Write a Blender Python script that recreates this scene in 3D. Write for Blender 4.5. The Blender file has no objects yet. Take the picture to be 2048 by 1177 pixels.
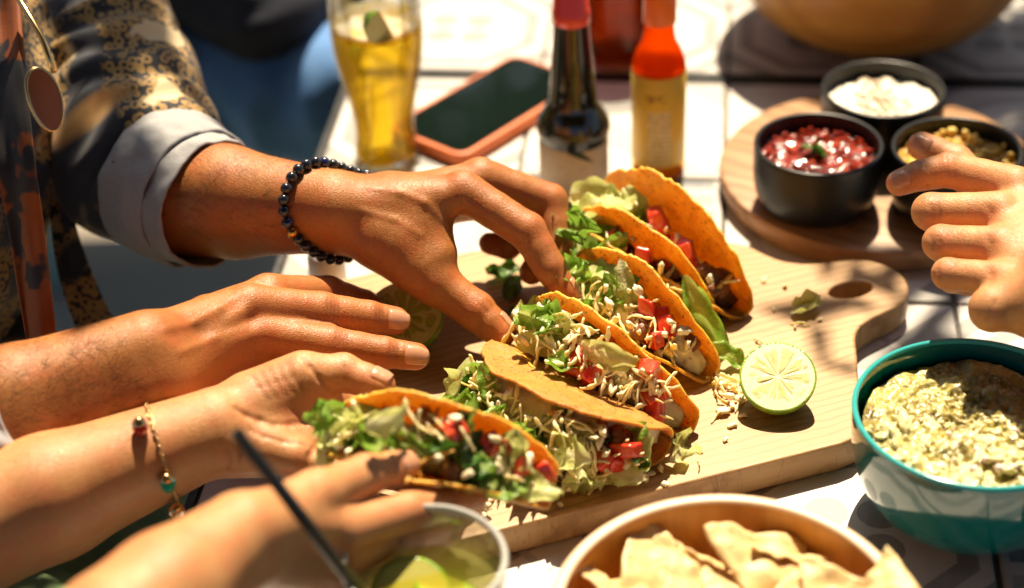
import bpy, bmesh, math, random
import numpy as np
import openvdb
from mathutils import Vector, Matrix, noise as mnoise

# ------------------------------------------------------------------ camera, world, sun
S = bpy.context.scene
MM = 0.001
PITCH, FPX, ROLL, YAW = 0.59824372, 3725.3024, -0.04300009, 0.12775391
GX, GY, CAMH = 157.3, 1157.2133, 697.0718          # tile grid origin (mm), camera height above the table (mm)
fwd = np.array([0, math.cos(PITCH), -math.sin(PITCH)])
_r = np.array([1., 0, 0]); _u = np.cross(_r, fwd)
RIGHT = math.cos(ROLL) * _r + math.sin(ROLL) * _u
UPV = -math.sin(ROLL) * _r + math.cos(ROLL) * _u
CAM = np.array([0, 0, CAMH])
cam = bpy.data.cameras.new('camera'); camo = bpy.data.objects.new('camera', cam)
S.collection.objects.link(camo)
M4 = Matrix.Identity(4)
for i in range(3):
    M4[i][0] = RIGHT[i]; M4[i][1] = UPV[i]; M4[i][2] = -fwd[i]; M4[i][3] = CAM[i] * MM
camo.matrix_world = M4
cam.sensor_width = 36; cam.lens = FPX / 2048 * 36
cam.clip_start = 0.02; cam.clip_end = 200
cam.dof.use_dof = True; cam.dof.focus_distance = 1.078; cam.dof.aperture_fstop = 3.2
S.camera = camo

SUN_DIR = Vector((0.08, 0.50, 0.862)).normalized()      # towards the sun
world = bpy.data.worlds.new('World'); S.world = world; world.use_nodes = True
wn = world.node_tree.nodes; wl = world.node_tree.links
sky = wn.new('ShaderNodeTexSky'); sky.sky_type = 'NISHITA'; sky.sun_disc = False; sky.air_density = 1.0; sky.dust_density = 2.5; sky.ozone_density = 0.5
sky.sun_elevation = math.asin(SUN_DIR.z); sky.sun_rotation = math.atan2(SUN_DIR.x, SUN_DIR.y)
wn['Background'].inputs['Strength'].default_value = 0.05
wl.new(sky.outputs[0], wn['Background'].inputs['Color'])
sun = bpy.data.lights.new('sun', 'SUN'); sun.energy = 5.0; sun.angle = math.radians(0.53); sun.color = (1.0, 0.82, 0.58)
suno = bpy.data.objects.new('sun', sun); S.collection.objects.link(suno)
suno.rotation_euler = SUN_DIR.to_track_quat('Z', 'Y').to_euler()
suno.location = (-0.3, 1.5, 3)
S.view_settings.view_transform = 'Standard'; S.view_settings.look = 'None'
S.view_settings.exposure = 1.2; S.view_settings.gamma = 1.0; S.view_settings.use_curve_mapping = False
S.cycles.max_bounces = 10; S.cycles.transparent_max_bounces = 12; S.cycles.transmission_bounces = 10
S.cycles.caustics_reflective = False; S.cycles.caustics_refractive = False
S.cycles.sample_clamp_indirect = 6.0
S.cycles.use_denoising = True; S.cycles.use_adaptive_sampling = True; S.cycles.adaptive_threshold = 0.02

rnd = random.Random(7)
def at(x, y, Z):                       # where a sight line of the photograph meets height Z (mm above the table)
    d = fwd + RIGHT * (x - 1024) / FPX - UPV * (y - 588.5) / FPX
    return CAM + (Z - CAMH) / d[2] * d

# ------------------------------------------------------------------ objects
COL = S.collection
def tag(o, label=None, cat=None, group=None, kind=None):
    if label: o['label'] = label
    if cat: o['category'] = cat
    if group: o['group'] = group
    if kind: o['kind'] = kind
    return o
def empty(name, loc=(0, 0, 0), rot=None, **k):
    o = bpy.data.objects.new(name, None); COL.objects.link(o)
    o.empty_display_size = 0.02
    M = (rot.to_4x4() if rot is not None else Matrix.Identity(4))
    o.matrix_world = Matrix.Translation(Vector(loc) * MM) @ M
    return tag(o, **k)
def mesh(name, v, f, mat=None, smooth=True):
    m = bpy.data.meshes.new(name)
    v = np.asarray(v, float) * MM
    m.from_pydata([tuple(q) for q in v], [], [tuple(int(i) for i in q) for q in f])
    if mat is not None:
        for q in (mat if isinstance(mat, (list, tuple)) else [mat]): m.materials.append(q)
    if smooth: m.polygons.foreach_set('use_smooth', [True] * len(m.polygons))
    m.update(); return m
def link(name, m, parent=None, loc=None, rot=None, scale=None, local=True):
    o = bpy.data.objects.new(name, m); COL.objects.link(o)
    if loc is not None: o.location = Vector(loc) * MM
    if rot is not None: o.rotation_mode = 'QUATERNION'; o.rotation_quaternion = rot if not isinstance(rot, Matrix) else rot.to_quaternion()
    if scale is not None: o.scale = (scale,) * 3 if isinstance(scale, (int, float)) else scale
    if parent is not None:
        o.parent = parent
        if not local:                       # geometry given in scene coordinates
            o.matrix_parent_inverse = chain_world(parent).inverted()
    return o
def chain_world(o):
    M = o.matrix_basis.copy()
    if o.parent: M = chain_world(o.parent) @ o.matrix_parent_inverse @ M
    return M
def obj(name, v, f, mat, parent=None, smooth=True, **k):
    return link(name, mesh(name, v, f, mat, smooth), parent, **k)
def solidify(o, t, off=0):
    md = o.modifiers.new('t', 'SOLIDIFY'); md.thickness = t * MM; md.offset = off; return o
def subsurf(o, n=2):
    md = o.modifiers.new('s', 'SUBSURF'); md.levels = n; md.render_levels = n; return o
def bevel(o, w, seg=2):
    md = o.modifiers.new('b', 'BEVEL'); md.width = w * MM; md.segments = seg; md.limit_method = 'ANGLE'; md.angle_limit = math.radians(40); return o
def autosmooth(o, ang=40):
    m = o.data
    try: m.set_sharp_from_angle(angle=math.radians(ang))
    except Exception: pass
    return o

def lathe(prof, seg=48, ox=0, oy=0):
    v = []; f = []; n = len(prof)
    for i in range(seg):
        a = 2 * math.pi * i / seg
        for r, z in prof: v.append((ox + r * math.cos(a), oy + r * math.sin(a), z))
    for i in range(seg):
        j = (i + 1) % seg
        for k in range(n - 1):
            f.append((i * n + k, j * n + k, j * n + k + 1, i * n + k + 1))
    return v, f
def spline_prof(pts, sub=6):                  # Catmull-Rom through profile points
    P = [np.array(p, float) for p in pts]; P = [2 * P[0] - P[1]] + P + [2 * P[-1] - P[-2]]
    out = []
    for i in range(1, len(P) - 2):
        for k in range(sub):
            t = k / sub
            a, b, c, d = P[i - 1], P[i], P[i + 1], P[i + 2]
            out.append(tuple(0.5 * ((2 * b) + (-a + c) * t + (2 * a - 5 * b + 4 * c - d) * t * t + (-a + 3 * b - 3 * c + d) * t ** 3)))
    out.append(tuple(P[-2])); return out
def tube(path, rad, seg=10, cap=True, flat=None):
    P = [Vector(p) for p in path]; n = len(P); v = []; f = []
    if not isinstance(rad, (list, tuple)): rad = [rad] * n
    T = [(P[min(i + 1, n - 1)] - P[max(i - 1, 0)]).normalized() for i in range(n)]
    up = Vector((0, 0, 1)) if abs(T[0].z) < 0.9 else Vector((1, 0, 0))
    N = (up - T[0] * up.dot(T[0])).normalized()
    for i in range(n):
        N = (N - T[i] * N.dot(T[i])).normalized(); B = T[i].cross(N)
        for k in range(seg):
            a = 2 * math.pi * k / seg
            v.append(P[i] + N * (rad[i] * math.cos(a)) + B * (rad[i] * math.sin(a) * (flat or 1)))
    for i in range(n - 1):
        for k in range(seg):
            q = (k + 1) % seg
            f.append((i * seg + k, i * seg + q, (i + 1) * seg + q, (i + 1) * seg + k))
    if cap:
        f.append(tuple(range(seg - 1, -1, -1))); f.append(tuple((n - 1) * seg + k for k in range(seg)))
    return [tuple(q) for q in v], f
def box(x0, x1, y0, y1, z0, z1):
    v = [(x0, y0, z0), (x1, y0, z0), (x1, y1, z0), (x0, y1, z0), (x0, y0, z1), (x1, y0, z1), (x1, y1, z1), (x0, y1, z1)]
    f = [(0, 3, 2, 1), (4, 5, 6, 7), (0, 1, 5, 4), (1, 2, 6, 5), (2, 3, 7, 6), (3, 0, 4, 7)]
    return v, f
def join(*parts):
    V = []; Fs = []
    for v, f in parts:
        o = len(V); V += list(v); Fs += [tuple(i + o for i in q) for q in f]
    return V, Fs
def icos(sub=2):
    bm = bmesh.new(); bmesh.ops.create_icosphere(bm, subdivisions=sub, radius=1.0)
    v = np.array([q.co[:] for q in bm.verts]); f = [tuple(x.index for x in q.verts) for q in bm.faces]; bm.free(); return v, f
def nz(p, s=1.0, seed=0.0):
    return mnoise.noise(Vector((p[0] * s + seed * 13.7, p[1] * s - seed * 7.1, p[2] * s + seed * 3.3)))

# ------------------------------------------------------------------ materials
class NT:
    def __init__(s, name):
        s.m = bpy.data.materials.new(name); s.m.use_nodes = True
        s.t = s.m.node_tree; s.n = s.t.nodes; s.l = s.t.links
        s.b = s.n['Principled BSDF']; s.out = s.n['Material Output']
    def new(s, typ, **k):
        q = s.n.new('ShaderNode' + typ)
        for a, b in k.items():
            if a.startswith('_'): q.inputs[a[1:].replace('_', ' ')].default_value = b
            else: setattr(q, a, b)
        return q
    def put(s, sock, v):
        if isinstance(v, bpy.types.NodeSocket): s.l.new(v, sock)
        elif isinstance(v, (tuple, list)) and len(v) == 3 and sock.type == 'RGBA': sock.default_value = (*v, 1)
        else: sock.default_value = v
    def coord(s, which='Object'):
        return s.new('TexCoord').outputs[which]
    def mapp(s, v, scale=(1, 1, 1), rot=(0, 0, 0), loc=(0, 0, 0)):
        q = s.new('Mapping'); s.l.new(v, q.inputs['Vector'])
        q.inputs['Scale'].default_value = scale; q.inputs['Rotation'].default_value = rot; q.inputs['Location'].default_value = loc
        return q.outputs[0]
    def noise(s, v, scale, detail=4, rough=0.55, dist=0.0, out='Fac'):
        q = s.new('TexNoise'); s.l.new(v, q.inputs['Vector']); q.inputs['Scale'].default_value = scale
        q.inputs['Detail'].default_value = detail; q.inputs['Roughness'].default_value = rough; q.inputs['Distortion'].default_value = dist
        return q.outputs[out]
    def vor(s, v, scale, feature='F1', out='Distance', rand=1.0):
        q = s.new('TexVoronoi'); q.feature = feature; s.l.new(v, q.inputs['Vector']); q.inputs['Scale'].default_value = scale
        q.inputs['Randomness'].default_value = rand
        return q.outputs[out]
    def ramp(s, fac, stops, interp='LINEAR'):
        q = s.new('ValToRGB'); s.l.new(fac, q.inputs[0]); r = q.color_ramp; r.interpolation = interp
        while len(r.elements) > 1: r.elements.remove(r.elements[-1])
        for i, (p, c) in enumerate(stops):
            e = r.elements[0] if i == 0 else r.elements.new(p)
            e.position = p; c = (c, c, c) if isinstance(c, (int, float)) else c
            e.color = (*c, 1)
        return q.outputs[0]
    def mix(s, fac, a, b, mode='MIX'):
        q = s.new('Mix', data_type='RGBA', blend_type=mode)
        s.put(q.inputs[0], fac); s.put(q.inputs[6], a); s.put(q.inputs[7], b); return q.outputs[2]
    def math(s, op, a, b=None, c=None, clamp=False):
        q = s.new('Math', operation=op, use_clamp=clamp)
        s.put(q.inputs[0], a)
        if b is not None: s.put(q.inputs[1], b)
        if c is not None: s.put(q.inputs[2], c)
        return q.outputs[0]
    def sep(s, v):
        q = s.new('SeparateXYZ'); s.l.new(v, q.inputs[0]); return q.outputs
    def comb(s, x, y, z):
        q = s.new('CombineXYZ')
        for i, a in enumerate((x, y, z)): s.put(q.inputs[i], a)
        return q.outputs[0]
    def attr(s, name, out='Fac'):
        return s.new('Attribute', attribute_name=name).outputs[out]
    def bump(s, h, strength=0.3, dist=0.001, normal=None):
        q = s.new('Bump'); s.l.new(h, q.inputs['Height']); q.inputs['Strength'].default_value = strength; q.inputs['Distance'].default_value = dist
        if normal is not None: s.l.new(normal, q.inputs['Normal'])
        return q.outputs[0]
    def set(s, **k):
        names = dict(color='Base Color', rough='Roughness', metal='Metallic', ior='IOR', trans='Transmission Weight', sss='Subsurface Weight',
                     sssr='Subsurface Radius', ssss='Subsurface Scale', spec='Specular IOR Level', normal='Normal', emit='Emission Color',
                     emits='Emission Strength', coat='Coat Weight', coatr='Coat Roughness', sheen='Sheen Weight', alpha='Alpha', tint='Specular Tint')
        for a, b in k.items(): s.put(s.b.inputs[names[a]], b)
        return s
def simple(name, color, rough=0.5, **k):
    t = NT(name); t.set(color=color, rough=rough, **k); return t.m
def varied(name, c1, c2, scale=60, rough=0.5, bump=0.0, bscale=300, bdist=0.001, **k):
    t = NT(name); co = t.coord()
    n = t.noise(co, scale, 5)
    t.set(color=t.mix(t.ramp(n, [(0.3, 0.0), (0.7, 1.0)]), c1, c2), rough=rough, **k)
    if bump: t.set(normal=t.bump(t.noise(co, bscale, 4), bump, bdist))
    return t.m
VOX = 1.05
# ------------------------------------------------------------------ bodies grown from blended tapered limbs
class Limb:
    def __init__(s, a, b, ra, rb, flat=None, fs=1.0):
        s.a = np.array(a, float); s.b = np.array(b, float); s.ra = ra; s.rb = rb
        s.ba = s.b - s.a; s.L2 = max(float(s.ba @ s.ba), 1e-6)
        s.flat = None if flat is None else np.array(flat, float) / np.linalg.norm(flat); s.fs = fs
    def d(s, p):
        pa = p - s.a
        t = np.clip(pa @ s.ba / s.L2, 0, 1)
        q = pa - t[:, None] * s.ba
        if s.flat is not None:
            q = q + (s.fs - 1) * (q @ s.flat)[:, None] * s.flat
        return np.sqrt((q * q).sum(1)) - (s.ra + (s.rb - s.ra) * t * 1.0)
def smin(a, b, k):
    if k <= 0: return np.minimum(a, b)
    h = np.maximum(k - np.abs(a - b), 0) / k
    return np.minimum(a, b) - h * h * h * k / 6
class Body:
    """groups: list of (limbs, k inside the group, k to what was there before); dents: (centre, axis, width, reach, depth)"""
    def __init__(s): s.groups = []; s.dents = []; s.flush = []; s.lines = []
    def add(s, limbs, k_in, k_out): s.groups.append((limbs, k_in, k_out)); return s
    def field(s, p, sel=None):
        D = None
        for gi, (limbs, ki, ko) in enumerate(s.groups):
            g = None
            for li, l in enumerate(limbs):
                if sel is not None and not sel[gi][li]: continue
                d = l.d(p); g = d if g is None else smin(g, d, ki)
            if g is None: continue
            D = g if D is None else smin(D, g, ko)
        if D is None: return np.full(len(p), 99.0)
        pc = p.mean(0); pr = np.sqrt(((p[0] - pc) ** 2).sum())
        for c, ax, wd, reach, dep in s.dents:
            if len(p) > 300 and np.sqrt(((c - pc) ** 2).sum()) > pr + 3 * reach: continue
            q = p - c; x = q @ ax; r2 = (q * q).sum(1) - x * x
            m = (np.abs(x) < 4 * wd) & (r2 < 9 * reach * reach)
            if m.any():
                D[m] += dep * np.exp(-(x[m] / wd) ** 2 / 2) * np.exp(-r2[m] / (2 * reach * reach))
        for a, b, wd, dep in s.lines:
            ba = b - a
            if len(p) > 300 and np.sqrt((((a + b) / 2 - pc) ** 2).sum()) > pr + np.sqrt(ba @ ba) / 2 + 4 * wd: continue
            t = np.clip((p - a) @ ba / (ba @ ba + 1e-6), 0, 1); q = p - a - t[:, None] * ba
            D += dep * np.exp(-(q * q).sum(1) / (2 * wd * wd))
        return D
    def surf(s, x, y, near=700, far=1500):
        d = fwd + RIGHT * (x - 1024) / FPX - UPV * (y - 588.5) / FPX; t = np.linspace(near, far, 1601)
        f = s.field(CAM + t[:, None] * d); i = np.argmax(f < 0)
        return CAM + t[i] * d if f[i] < 0 else None
    def draw(s, pts, wd, dep):
        P = [s.surf(*q) for q in pts]; add = [(a, b, wd, dep) for a, b in zip(P, P[1:]) if a is not None and b is not None and np.linalg.norm(a - b) < 60]
        s.lines += add
    def build(s, vox, clip=None):
        lo = np.min([np.minimum(l.a - l.ra, l.b - l.rb) for g in s.groups for l in g[0]], 0) - 6
        hi = np.max([np.maximum(l.a + l.ra, l.b + l.rb) for g in s.groups for l in g[0]], 0) + 6
        if clip is not None: lo = np.maximum(lo, clip[0]); hi = np.minimum(hi, clip[1])
        B = 12; nb = np.ceil((hi - lo) / (vox * B)).astype(int)
        arr = np.full(tuple(nb * B), 50.0, np.float32)
        ii = np.stack(np.meshgrid(*[np.arange(n) for n in nb], indexing='ij'), -1).reshape(-1, 3)
        cen = lo + (ii + 0.5) * B * vox - vox * 0.5
        dl = [[l.d(cen) for l in g[0]] for g in s.groups]
        dmin = np.min([d for g in dl for d in g], 0)
        half = B * vox * 0.5 * math.sqrt(3)
        loc = np.stack(np.meshgrid(*[np.arange(B)] * 3, indexing='ij'), -1).reshape(-1, 3) * vox
        act = np.abs(dmin) < half * 1.35 + 9
        for bi in np.nonzero(~act)[0]:
            i, j, k = ii[bi] * B
            arr[i:i + B, j:j + B, k:k + B] = 20.0 if dmin[bi] > 0 else -20.0
        for bi in np.nonzero(act)[0]:
            lim = dmin[bi] + 2.3 * half + 12
            sel = [[d[bi] < lim for d in g] for g in dl]
            p = lo + ii[bi] * B * vox + loc
            i, j, k = ii[bi] * B
            arr[i:i + B, j:j + B, k:k + B] = s.field(p, sel).reshape(B, B, B)
        g = openvdb.FloatGrid(50.0); g.copyFromArray(arr)
        P, Q = g.convertToQuads(isovalue=0.0) if True else (None, None)
        P = lo + np.asarray(P, float) * vox; Q = np.asarray(Q)
        # outward faces
        a, b, c = P[Q[:, 0]], P[Q[:, 1]], P[Q[:, 2]]
        n = np.cross(b - a, c - a); mid = P[Q].mean(1); nn = n / (np.linalg.norm(n, axis=1)[:, None] + 1e-9)
        k = np.arange(0, len(mid), max(1, len(mid) // 400))
        if (s.field(mid[k] + nn[k]) - s.field(mid[k] - nn[k])).mean() < 0: Q = Q[:, ::-1]
        # light fairing
        E = np.concatenate([Q[:, [0, 1]], Q[:, [1, 2]], Q[:, [2, 3]], Q[:, [3, 0]]])
        for it in range(2):
            acc = np.zeros_like(P); cnt = np.zeros(len(P))
            np.add.at(acc, E[:, 0], P[E[:, 1]]); np.add.at(cnt, E[:, 0], 1)
            np.add.at(acc, E[:, 1], P[E[:, 0]]); np.add.at(cnt, E[:, 1], 1)
            P = P + 0.4 * (acc / np.maximum(cnt, 1)[:, None] - P)
        return P, Q
    def mesh(s, name, vox, mat, clip=None):
        P, Q = s.build(vox, clip)
        m = bpy.data.meshes.new(name)
        m.vertices.add(len(P)); m.vertices.foreach_set('co', (P * MM).ravel())
        m.loops.add(Q.size); m.loops.foreach_set('vertex_index', Q.ravel().astype(np.int32))
        m.polygons.add(len(Q)); m.polygons.foreach_set('loop_start', np.arange(0, Q.size, 4, dtype=np.int32))
        m.polygons.foreach_set('use_smooth', np.ones(len(Q), bool)); m.update(calc_edges=True); m.validate()
        fl = np.zeros(len(P))
        for c, r, w in s.flush:
            d2 = ((P - c) ** 2).sum(1); fl = np.maximum(fl, w * np.exp(-d2 / (2 * r * r)))
        cr = np.zeros(len(P))
        for c, ax, wd, reach, dep in s.dents:
            q = P - c; x = q @ ax; r2 = (q * q).sum(1) - x * x; cr += np.exp(-(x / (wd * 1.15)) ** 2 / 2) * np.exp(-r2 / (2 * reach * reach)) * .8
        for a, b, wd, dep in s.lines:
            if dep < 0: continue
            ba = b - a; t = np.clip((P - a) @ ba / (ba @ ba + 1e-6), 0, 1); q = P - a - t[:, None] * ba; cr = np.maximum(cr, .5 * np.exp(-(q * q).sum(1) / (2 * (wd * 1.0) ** 2)))
        ac = m.attributes.new('crease', 'FLOAT', 'POINT'); ac.data.foreach_set('value', np.clip(cr, 0, 1).astype(np.float32))
        at_ = m.attributes.new('flush', 'FLOAT', 'POINT'); at_.data.foreach_set('value', fl.astype(np.float32))
        m.materials.append(mat); return m

def unit(v): v = np.asarray(v, float); return v / (np.linalg.norm(v) + 1e-9)
def hand(B, J, size=1.0, male=True, k_web=9, forearm=None, back=None, thick=1.0, lines=True, fr=1.2, tm=1.12):
    """J: wrist, thumb [cmc, mcp, ip, tip], index/middle/ring/little [mcp, pip, dip, tip] in scene mm."""
    s = size
    w = np.array(J['wrist'])
    F = ('index', 'middle', 'ring', 'little')
    R = dict(index=(10.2, 9.6, 8.2, 6.6), middle=(10.4, 9.8, 8.4, 6.7), ring=(9.8, 9.2, 7.9, 6.3), little=(8.8, 8.0, 6.9, 5.6))
    R = {f: tuple(q * fr for q in r) for f, r in R.items()}
    mc = {f: np.array(J[f][0]) for f in F}
    across = unit(mc['little'] - mc['index'])
    along = unit((mc['index'] + mc['little']) / 2 - w)
    dors = unit(np.cross(across, along))
    if back is not None and dors @ np.array(back) < 0: dors = -dors
    palm = []
    for i, f in enumerate(F):
        base = w + across * (i - 1.5) * 8.0 * s + along * 8 * s
        palm.append(Limb(base, mc[f] - dors * 3.0 * s, 17.5 * s * thick, 12.2 * s * thick, dors, 1.08))
    mid = (mc['index'] + mc['little']) / 2
    palm.append(Limb(w + along * 14, (mid + w) / 2 + along * 10 * s - dors * 6 * s, 19 * s * thick, 18 * s * thick, dors, 1.25))
    th = [np.array(q) for q in J['thumb']]
    palm.append(Limb(w + along * 6, th[0], 15 * s * thick, 14.5 * s * thick))
    palm.append(Limb(th[0], th[1], 16 * s * thick * tm, 12.4 * s * tm))
    palm.append(Limb((th[0] + w) / 2 + along * 12 * s, th[0] * .35 + th[1] * .65, 13 * s, 10.5 * s))
    palm.append(Limb((w + mc['index']) / 2 - dors * 4, th[0] * .4 + th[1] * .6, 12.5 * s, 10 * s))       # web of the thumb
    for a, b, ra, rb in J.get('fill', ()): palm.append(Limb(a, b, ra * s, rb * s))
    # heel of the little finger side
    palm.append(Limb(w + across * 13 * s, (w + 2 * mc['little']) / 3 - dors * 4 * s, 14 * s * thick, 12 * s * thick))
    B.add(palm, k_web * s, k_web * 1.6 * s)
    if forearm:
        B.add(forearm, 12, 14)
    if male:                                            # tendons on the back of the hand
        ten = []
        for f in F:
            a = w + along * 12 + dors * 11 * s + (mc[f] - w) * 0.15
            ten.append(Limb(a, mc[f] + dors * 7.2 * s, 1.6, 3.6))
        B.add(ten, 2, 7)
    def chain(P, r, sect):
        out = []
        for i in range(len(P) - 1):
            ra, rb = r[i], r[i + 1]
            if i == len(P) - 2:
                d = unit(P[i + 1] - P[i]); e = P[i + 1] - d * rb * 0.8
                out.append(Limb(P[i], e, ra * s * 0.98, rb * s, None))
                out.append(Limb(P[i] * .45 + e * .55 , e - d * 1.0, rb * s * 1.06, rb * s * 1.03))
            else:
                mdl = (P[i] + P[i + 1]) / 2
                out.append(Limb(P[i], mdl, ra * s * (1.0 if i else 1.03), (ra + rb) / 2 * s * 0.965))
                out.append(Limb(mdl, P[i + 1], (ra + rb) / 2 * s * 0.965, rb * s * 1.02))
        return out
    fing = []
    for f in F:
        P = [np.array(q) for q in J[f]]
        fing.append(chain(P, R[f], f))
        if lines:
            for j, n in ((1, 4), (2, 3)):
                ax = unit(unit(P[j] - P[j - 1]) + unit(P[j + 1] - P[j]))
                for q in range(n):
                    off = (q - (n - 1) / 2) * 2.3 * s
                    dd = dors
                    B.dents.append((P[j] + ax * off + dd * R[f][j] * s, ax, 0.55, 3.6 * s, 0.55 * (1 - 0.12 * abs(q - 1.5))))
                # palmar crease
                B.dents.append((P[j] - dors * R[f][j] * s, ax, 0.7, 5.5 * s, 0.8))
        B.flush += [(P[1] + dors * 5, 9 * s, 0.75), (P[2] + dors * 4, 7 * s, 0.5), (P[3], 11 * s, 0.85), (P[0] + dors * 6, 9 * s, 0.6)]
    for i, c in enumerate(fing):
        B.add(c, 2.5 * s, 6.0 * s if i == 0 else 6.0 * s)
    tr = (12.2, 11.6, 10.2, 8.0)
    c = []
    c.append(Limb(th[1], (th[1] + th[2]) / 2, 12.2 * s * tm, 10.6 * s * tm)); c.append(Limb((th[1] + th[2]) / 2, th[2], 10.6 * s * tm, 11.0 * s * tm))
    d = unit(th[3] - th[2]); e = th[3] - d * 6.5 * s
    c.append(Limb(th[2], e, 10.8 * s * tm, 7.6 * s * tm)); c.append(Limb(th[2] * .4 + e * .6, e, 9.6 * s * tm, 8.4 * s * tm))
    B.add(c, 3 * s, 7 * s)
    B.flush += [(th[3], 13 * s, 0.8), (th[2], 10 * s, 0.5)]
    return dors

def forearm_limbs(w, e, rw, re, side, wide=1.0, bulge=0.35):
    """wrist w to elbow end e: two blended bones side by side plus a muscle belly."""
    w = np.array(w, float); e = np.array(e, float); side = unit(side); ax = unit(e - w); side = unit(side - ax * (side @ ax))
    o = rw * 0.33 * wide; oe = re * 0.28 * wide
    m = w + (e - w) * 0.6
    rm = rw + (re - rw) * 0.85
    out = [Limb(w + side * o, m + side * oe, rw * 0.9, rm * 0.93), Limb(w - side * o, m - side * oe, rw * 0.9, rm * 0.93),
           Limb(m + side * oe, e + side * oe, rm * 0.93, re), Limb(m - side * oe, e - side * oe, rm * 0.93, re)]
    return out

def nail(parent, tip, prev, dors, r, mat, length=11.5, body=None, half=0.82, end=-1.2):
    """a curved fingernail plate lying on the last finger joint"""
    tip = np.array(tip, float); ax = unit(tip - np.array(prev)); d = unit(dors - ax * (dors @ ax)); sd = np.cross(ax, d)
    v = []; f = []; nu, nv = 11, 10; ts = np.linspace(2, 16, 113)
    for i in range(nu):
        u = i / (nu - 1) * 2 - 1
        for j in range(nv):
            t = j / (nv - 1); a = u * half * (1 - .10 * (1 - t) - .10 * max(0, t - .7) / .3)
            x = end - length + t * length + 1.1 * (1 - abs(u) ** 2.4) * max(0, t - .6) / .4 - 1.0 * (1 - abs(u) ** 2.2) * max(0, .4 - t) / .4
            dr = sd * math.sin(a) + d * math.cos(a)
            fld = body.field((tip + ax * (x if x < -2.5 else -2.5)) + ts[:, None] * dr); rs = ts[np.argmax(fld > 0)]
            edge = max(abs(u) ** 5, (1 - min(1, t * 6)) ** 1.0)
            rr = rs + 0.55 - 0.85 * edge - .25 * max(0, t - .8) / .2
            if x > -2.5: rr -= (x + 2.5) * .10
            v.append(tip + ax * x + dr * rr)
    for i in range(nu - 1):
        for j in range(nv - 1):
            f.append((i * nv + j, i * nv + j + 1, (i + 1) * nv + j + 1, (i + 1) * nv + j))
    o = obj('fingernail', v, f, mat, parent, local=False)
    solidify(o, 0.5, 0); return o
# ------------------------------------------------------------------ ground
t = NT('paving'); co = t.coord()
t.set(color=t.mix(t.noise(co, 6, 6), (0.16, 0.14, 0.11), (0.30, 0.265, 0.215)), rough=0.85, normal=t.bump(t.noise(co, 60, 5), 0.4, 0.01))
tag(obj('ground', *box(-9000, 9000, -4000, 14000, -790, -740), t.m, smooth=False), kind='structure')

# ------------------------------------------------------------------ tiled tables
def tile_mat(name, kind):
    t = NT(name); co = t.coord(); X = t.sep(co)
    x = t.math('MULTIPLY', X[0], 1 / 0.073); y = t.math('MULTIPLY', X[1], 1 / 0.073)
    ax = t.math('ABSOLUTE', x); ay = t.math('ABSOLUTE', y)
    white = (0.58, 0.56, 0.53); grey = (0.25, 0.245, 0.24); dark = (0.13, 0.15, 0.17); pale = (0.40, 0.385, 0.37)
    def step(a, b): return t.math('GREATER_THAN', a, b)
    def band(a, lo, hi): return t.math('MULTIPLY', step(a, lo), t.math('LESS_THAN', a, hi))
    mx = t.math('MAXIMUM', ax, ay); sm = t.math('ADD', ax, ay)
    octd = t.math('MAXIMUM', mx, t.math('MULTIPLY', sm, 0.70))
    r = t.math('SQRT', t.math('ADD', t.math('MULTIPLY', x, x), t.math('MULTIPLY', y, y)))
    if kind == 'stripes':
        w = t.math('FRACT', t.math('MULTIPLY', t.math('ADD', y, 1.0), 3.5))
        c = t.mix(step(w, 0.5), pale, dark); w2 = t.math('FRACT', t.math('MULTIPLY', t.math('ADD', y, 1.0), 1.75))
        c = t.mix(t.math('MULTIPLY', step(w, 0.5), step(w2, 0.5)), c, grey)
        c = t.mix(step(ax, 0.93), c, pale)
    elif kind == 'octagon':
        c = t.mix(band(octd, 0.74, 0.90), white, grey); c = t.mix(step(octd, 1.04), c, grey)
        c = t.mix(step(octd, 1.22), c, white)
        px_ = t.math('SUBTRACT', ax, 0.20); py_ = t.math('SUBTRACT', ay, 0.20)
        pr = t.math('SQRT', t.math('ADD', t.math('MULTIPLY', px_, px_), t.math('MULTIPLY', py_, py_)))
        c = t.mix(t.math('LESS_THAN', pr, 0.17), c, grey); c = t.mix(t.math('LESS_THAN', r, 0.12), c, white)
    elif kind == 'triangles':
        q = t.math('MULTIPLY', t.math('SIGN', x), t.math('SIGN', y)); e = t.math('SIGN', t.math('SUBTRACT', ax, ay))
        c = t.mix(step(t.math('MULTIPLY', q, e), 0), white, grey); c = t.mix(band(octd, 0.55, 0.62), c, pale)
    elif kind == 'rings':
        w = t.math('FRACT', t.math('MULTIPLY', r, 2.4)); c = t.mix(step(w, 0.62), white, pale)
        c = t.mix(step(sm, 1.55), c, grey)
    else:
        d = t.math('FRACT', t.math('MULTIPLY', t.math('ADD', x, y), 0.5))
        c = t.mix(step(d, 0.72), white, pale); c = t.mix(step(sm, 1.7), c, pale)
    wear = t.noise(co, 45, 6, 0.65)
    c = t.mix(t.ramp(wear, [(0.40, 0.0), (0.75, 0.45)]), c, (0.50, 0.47, 0.44))
    c = t.mix(t.ramp(t.noise(co, 400, 3), [(0.62, 0.0), (0.78, 0.35)]), c, (0.30, 0.28, 0.26))
    t.set(color=c, rough=t.ramp(wear, [(0.3, 0.38), (0.7, 0.6)]), normal=t.bump(t.noise(co, 240, 4), 0.12, 0.0006)); return t.m
TM = {k: tile_mat('tile_' + k, k) for k in ('stripes', 'octagon', 'triangles', 'rings', 'plain')}
GROUT = varied('grout', (0.06, 0.055, 0.05), (0.12, 0.11, 0.10), 200, 0.9)
EDGE = varied('dark_metal_edge', (0.018, 0.02, 0.022), (0.05, 0.05, 0.05), 90, 0.42, metal=0.6)
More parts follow.
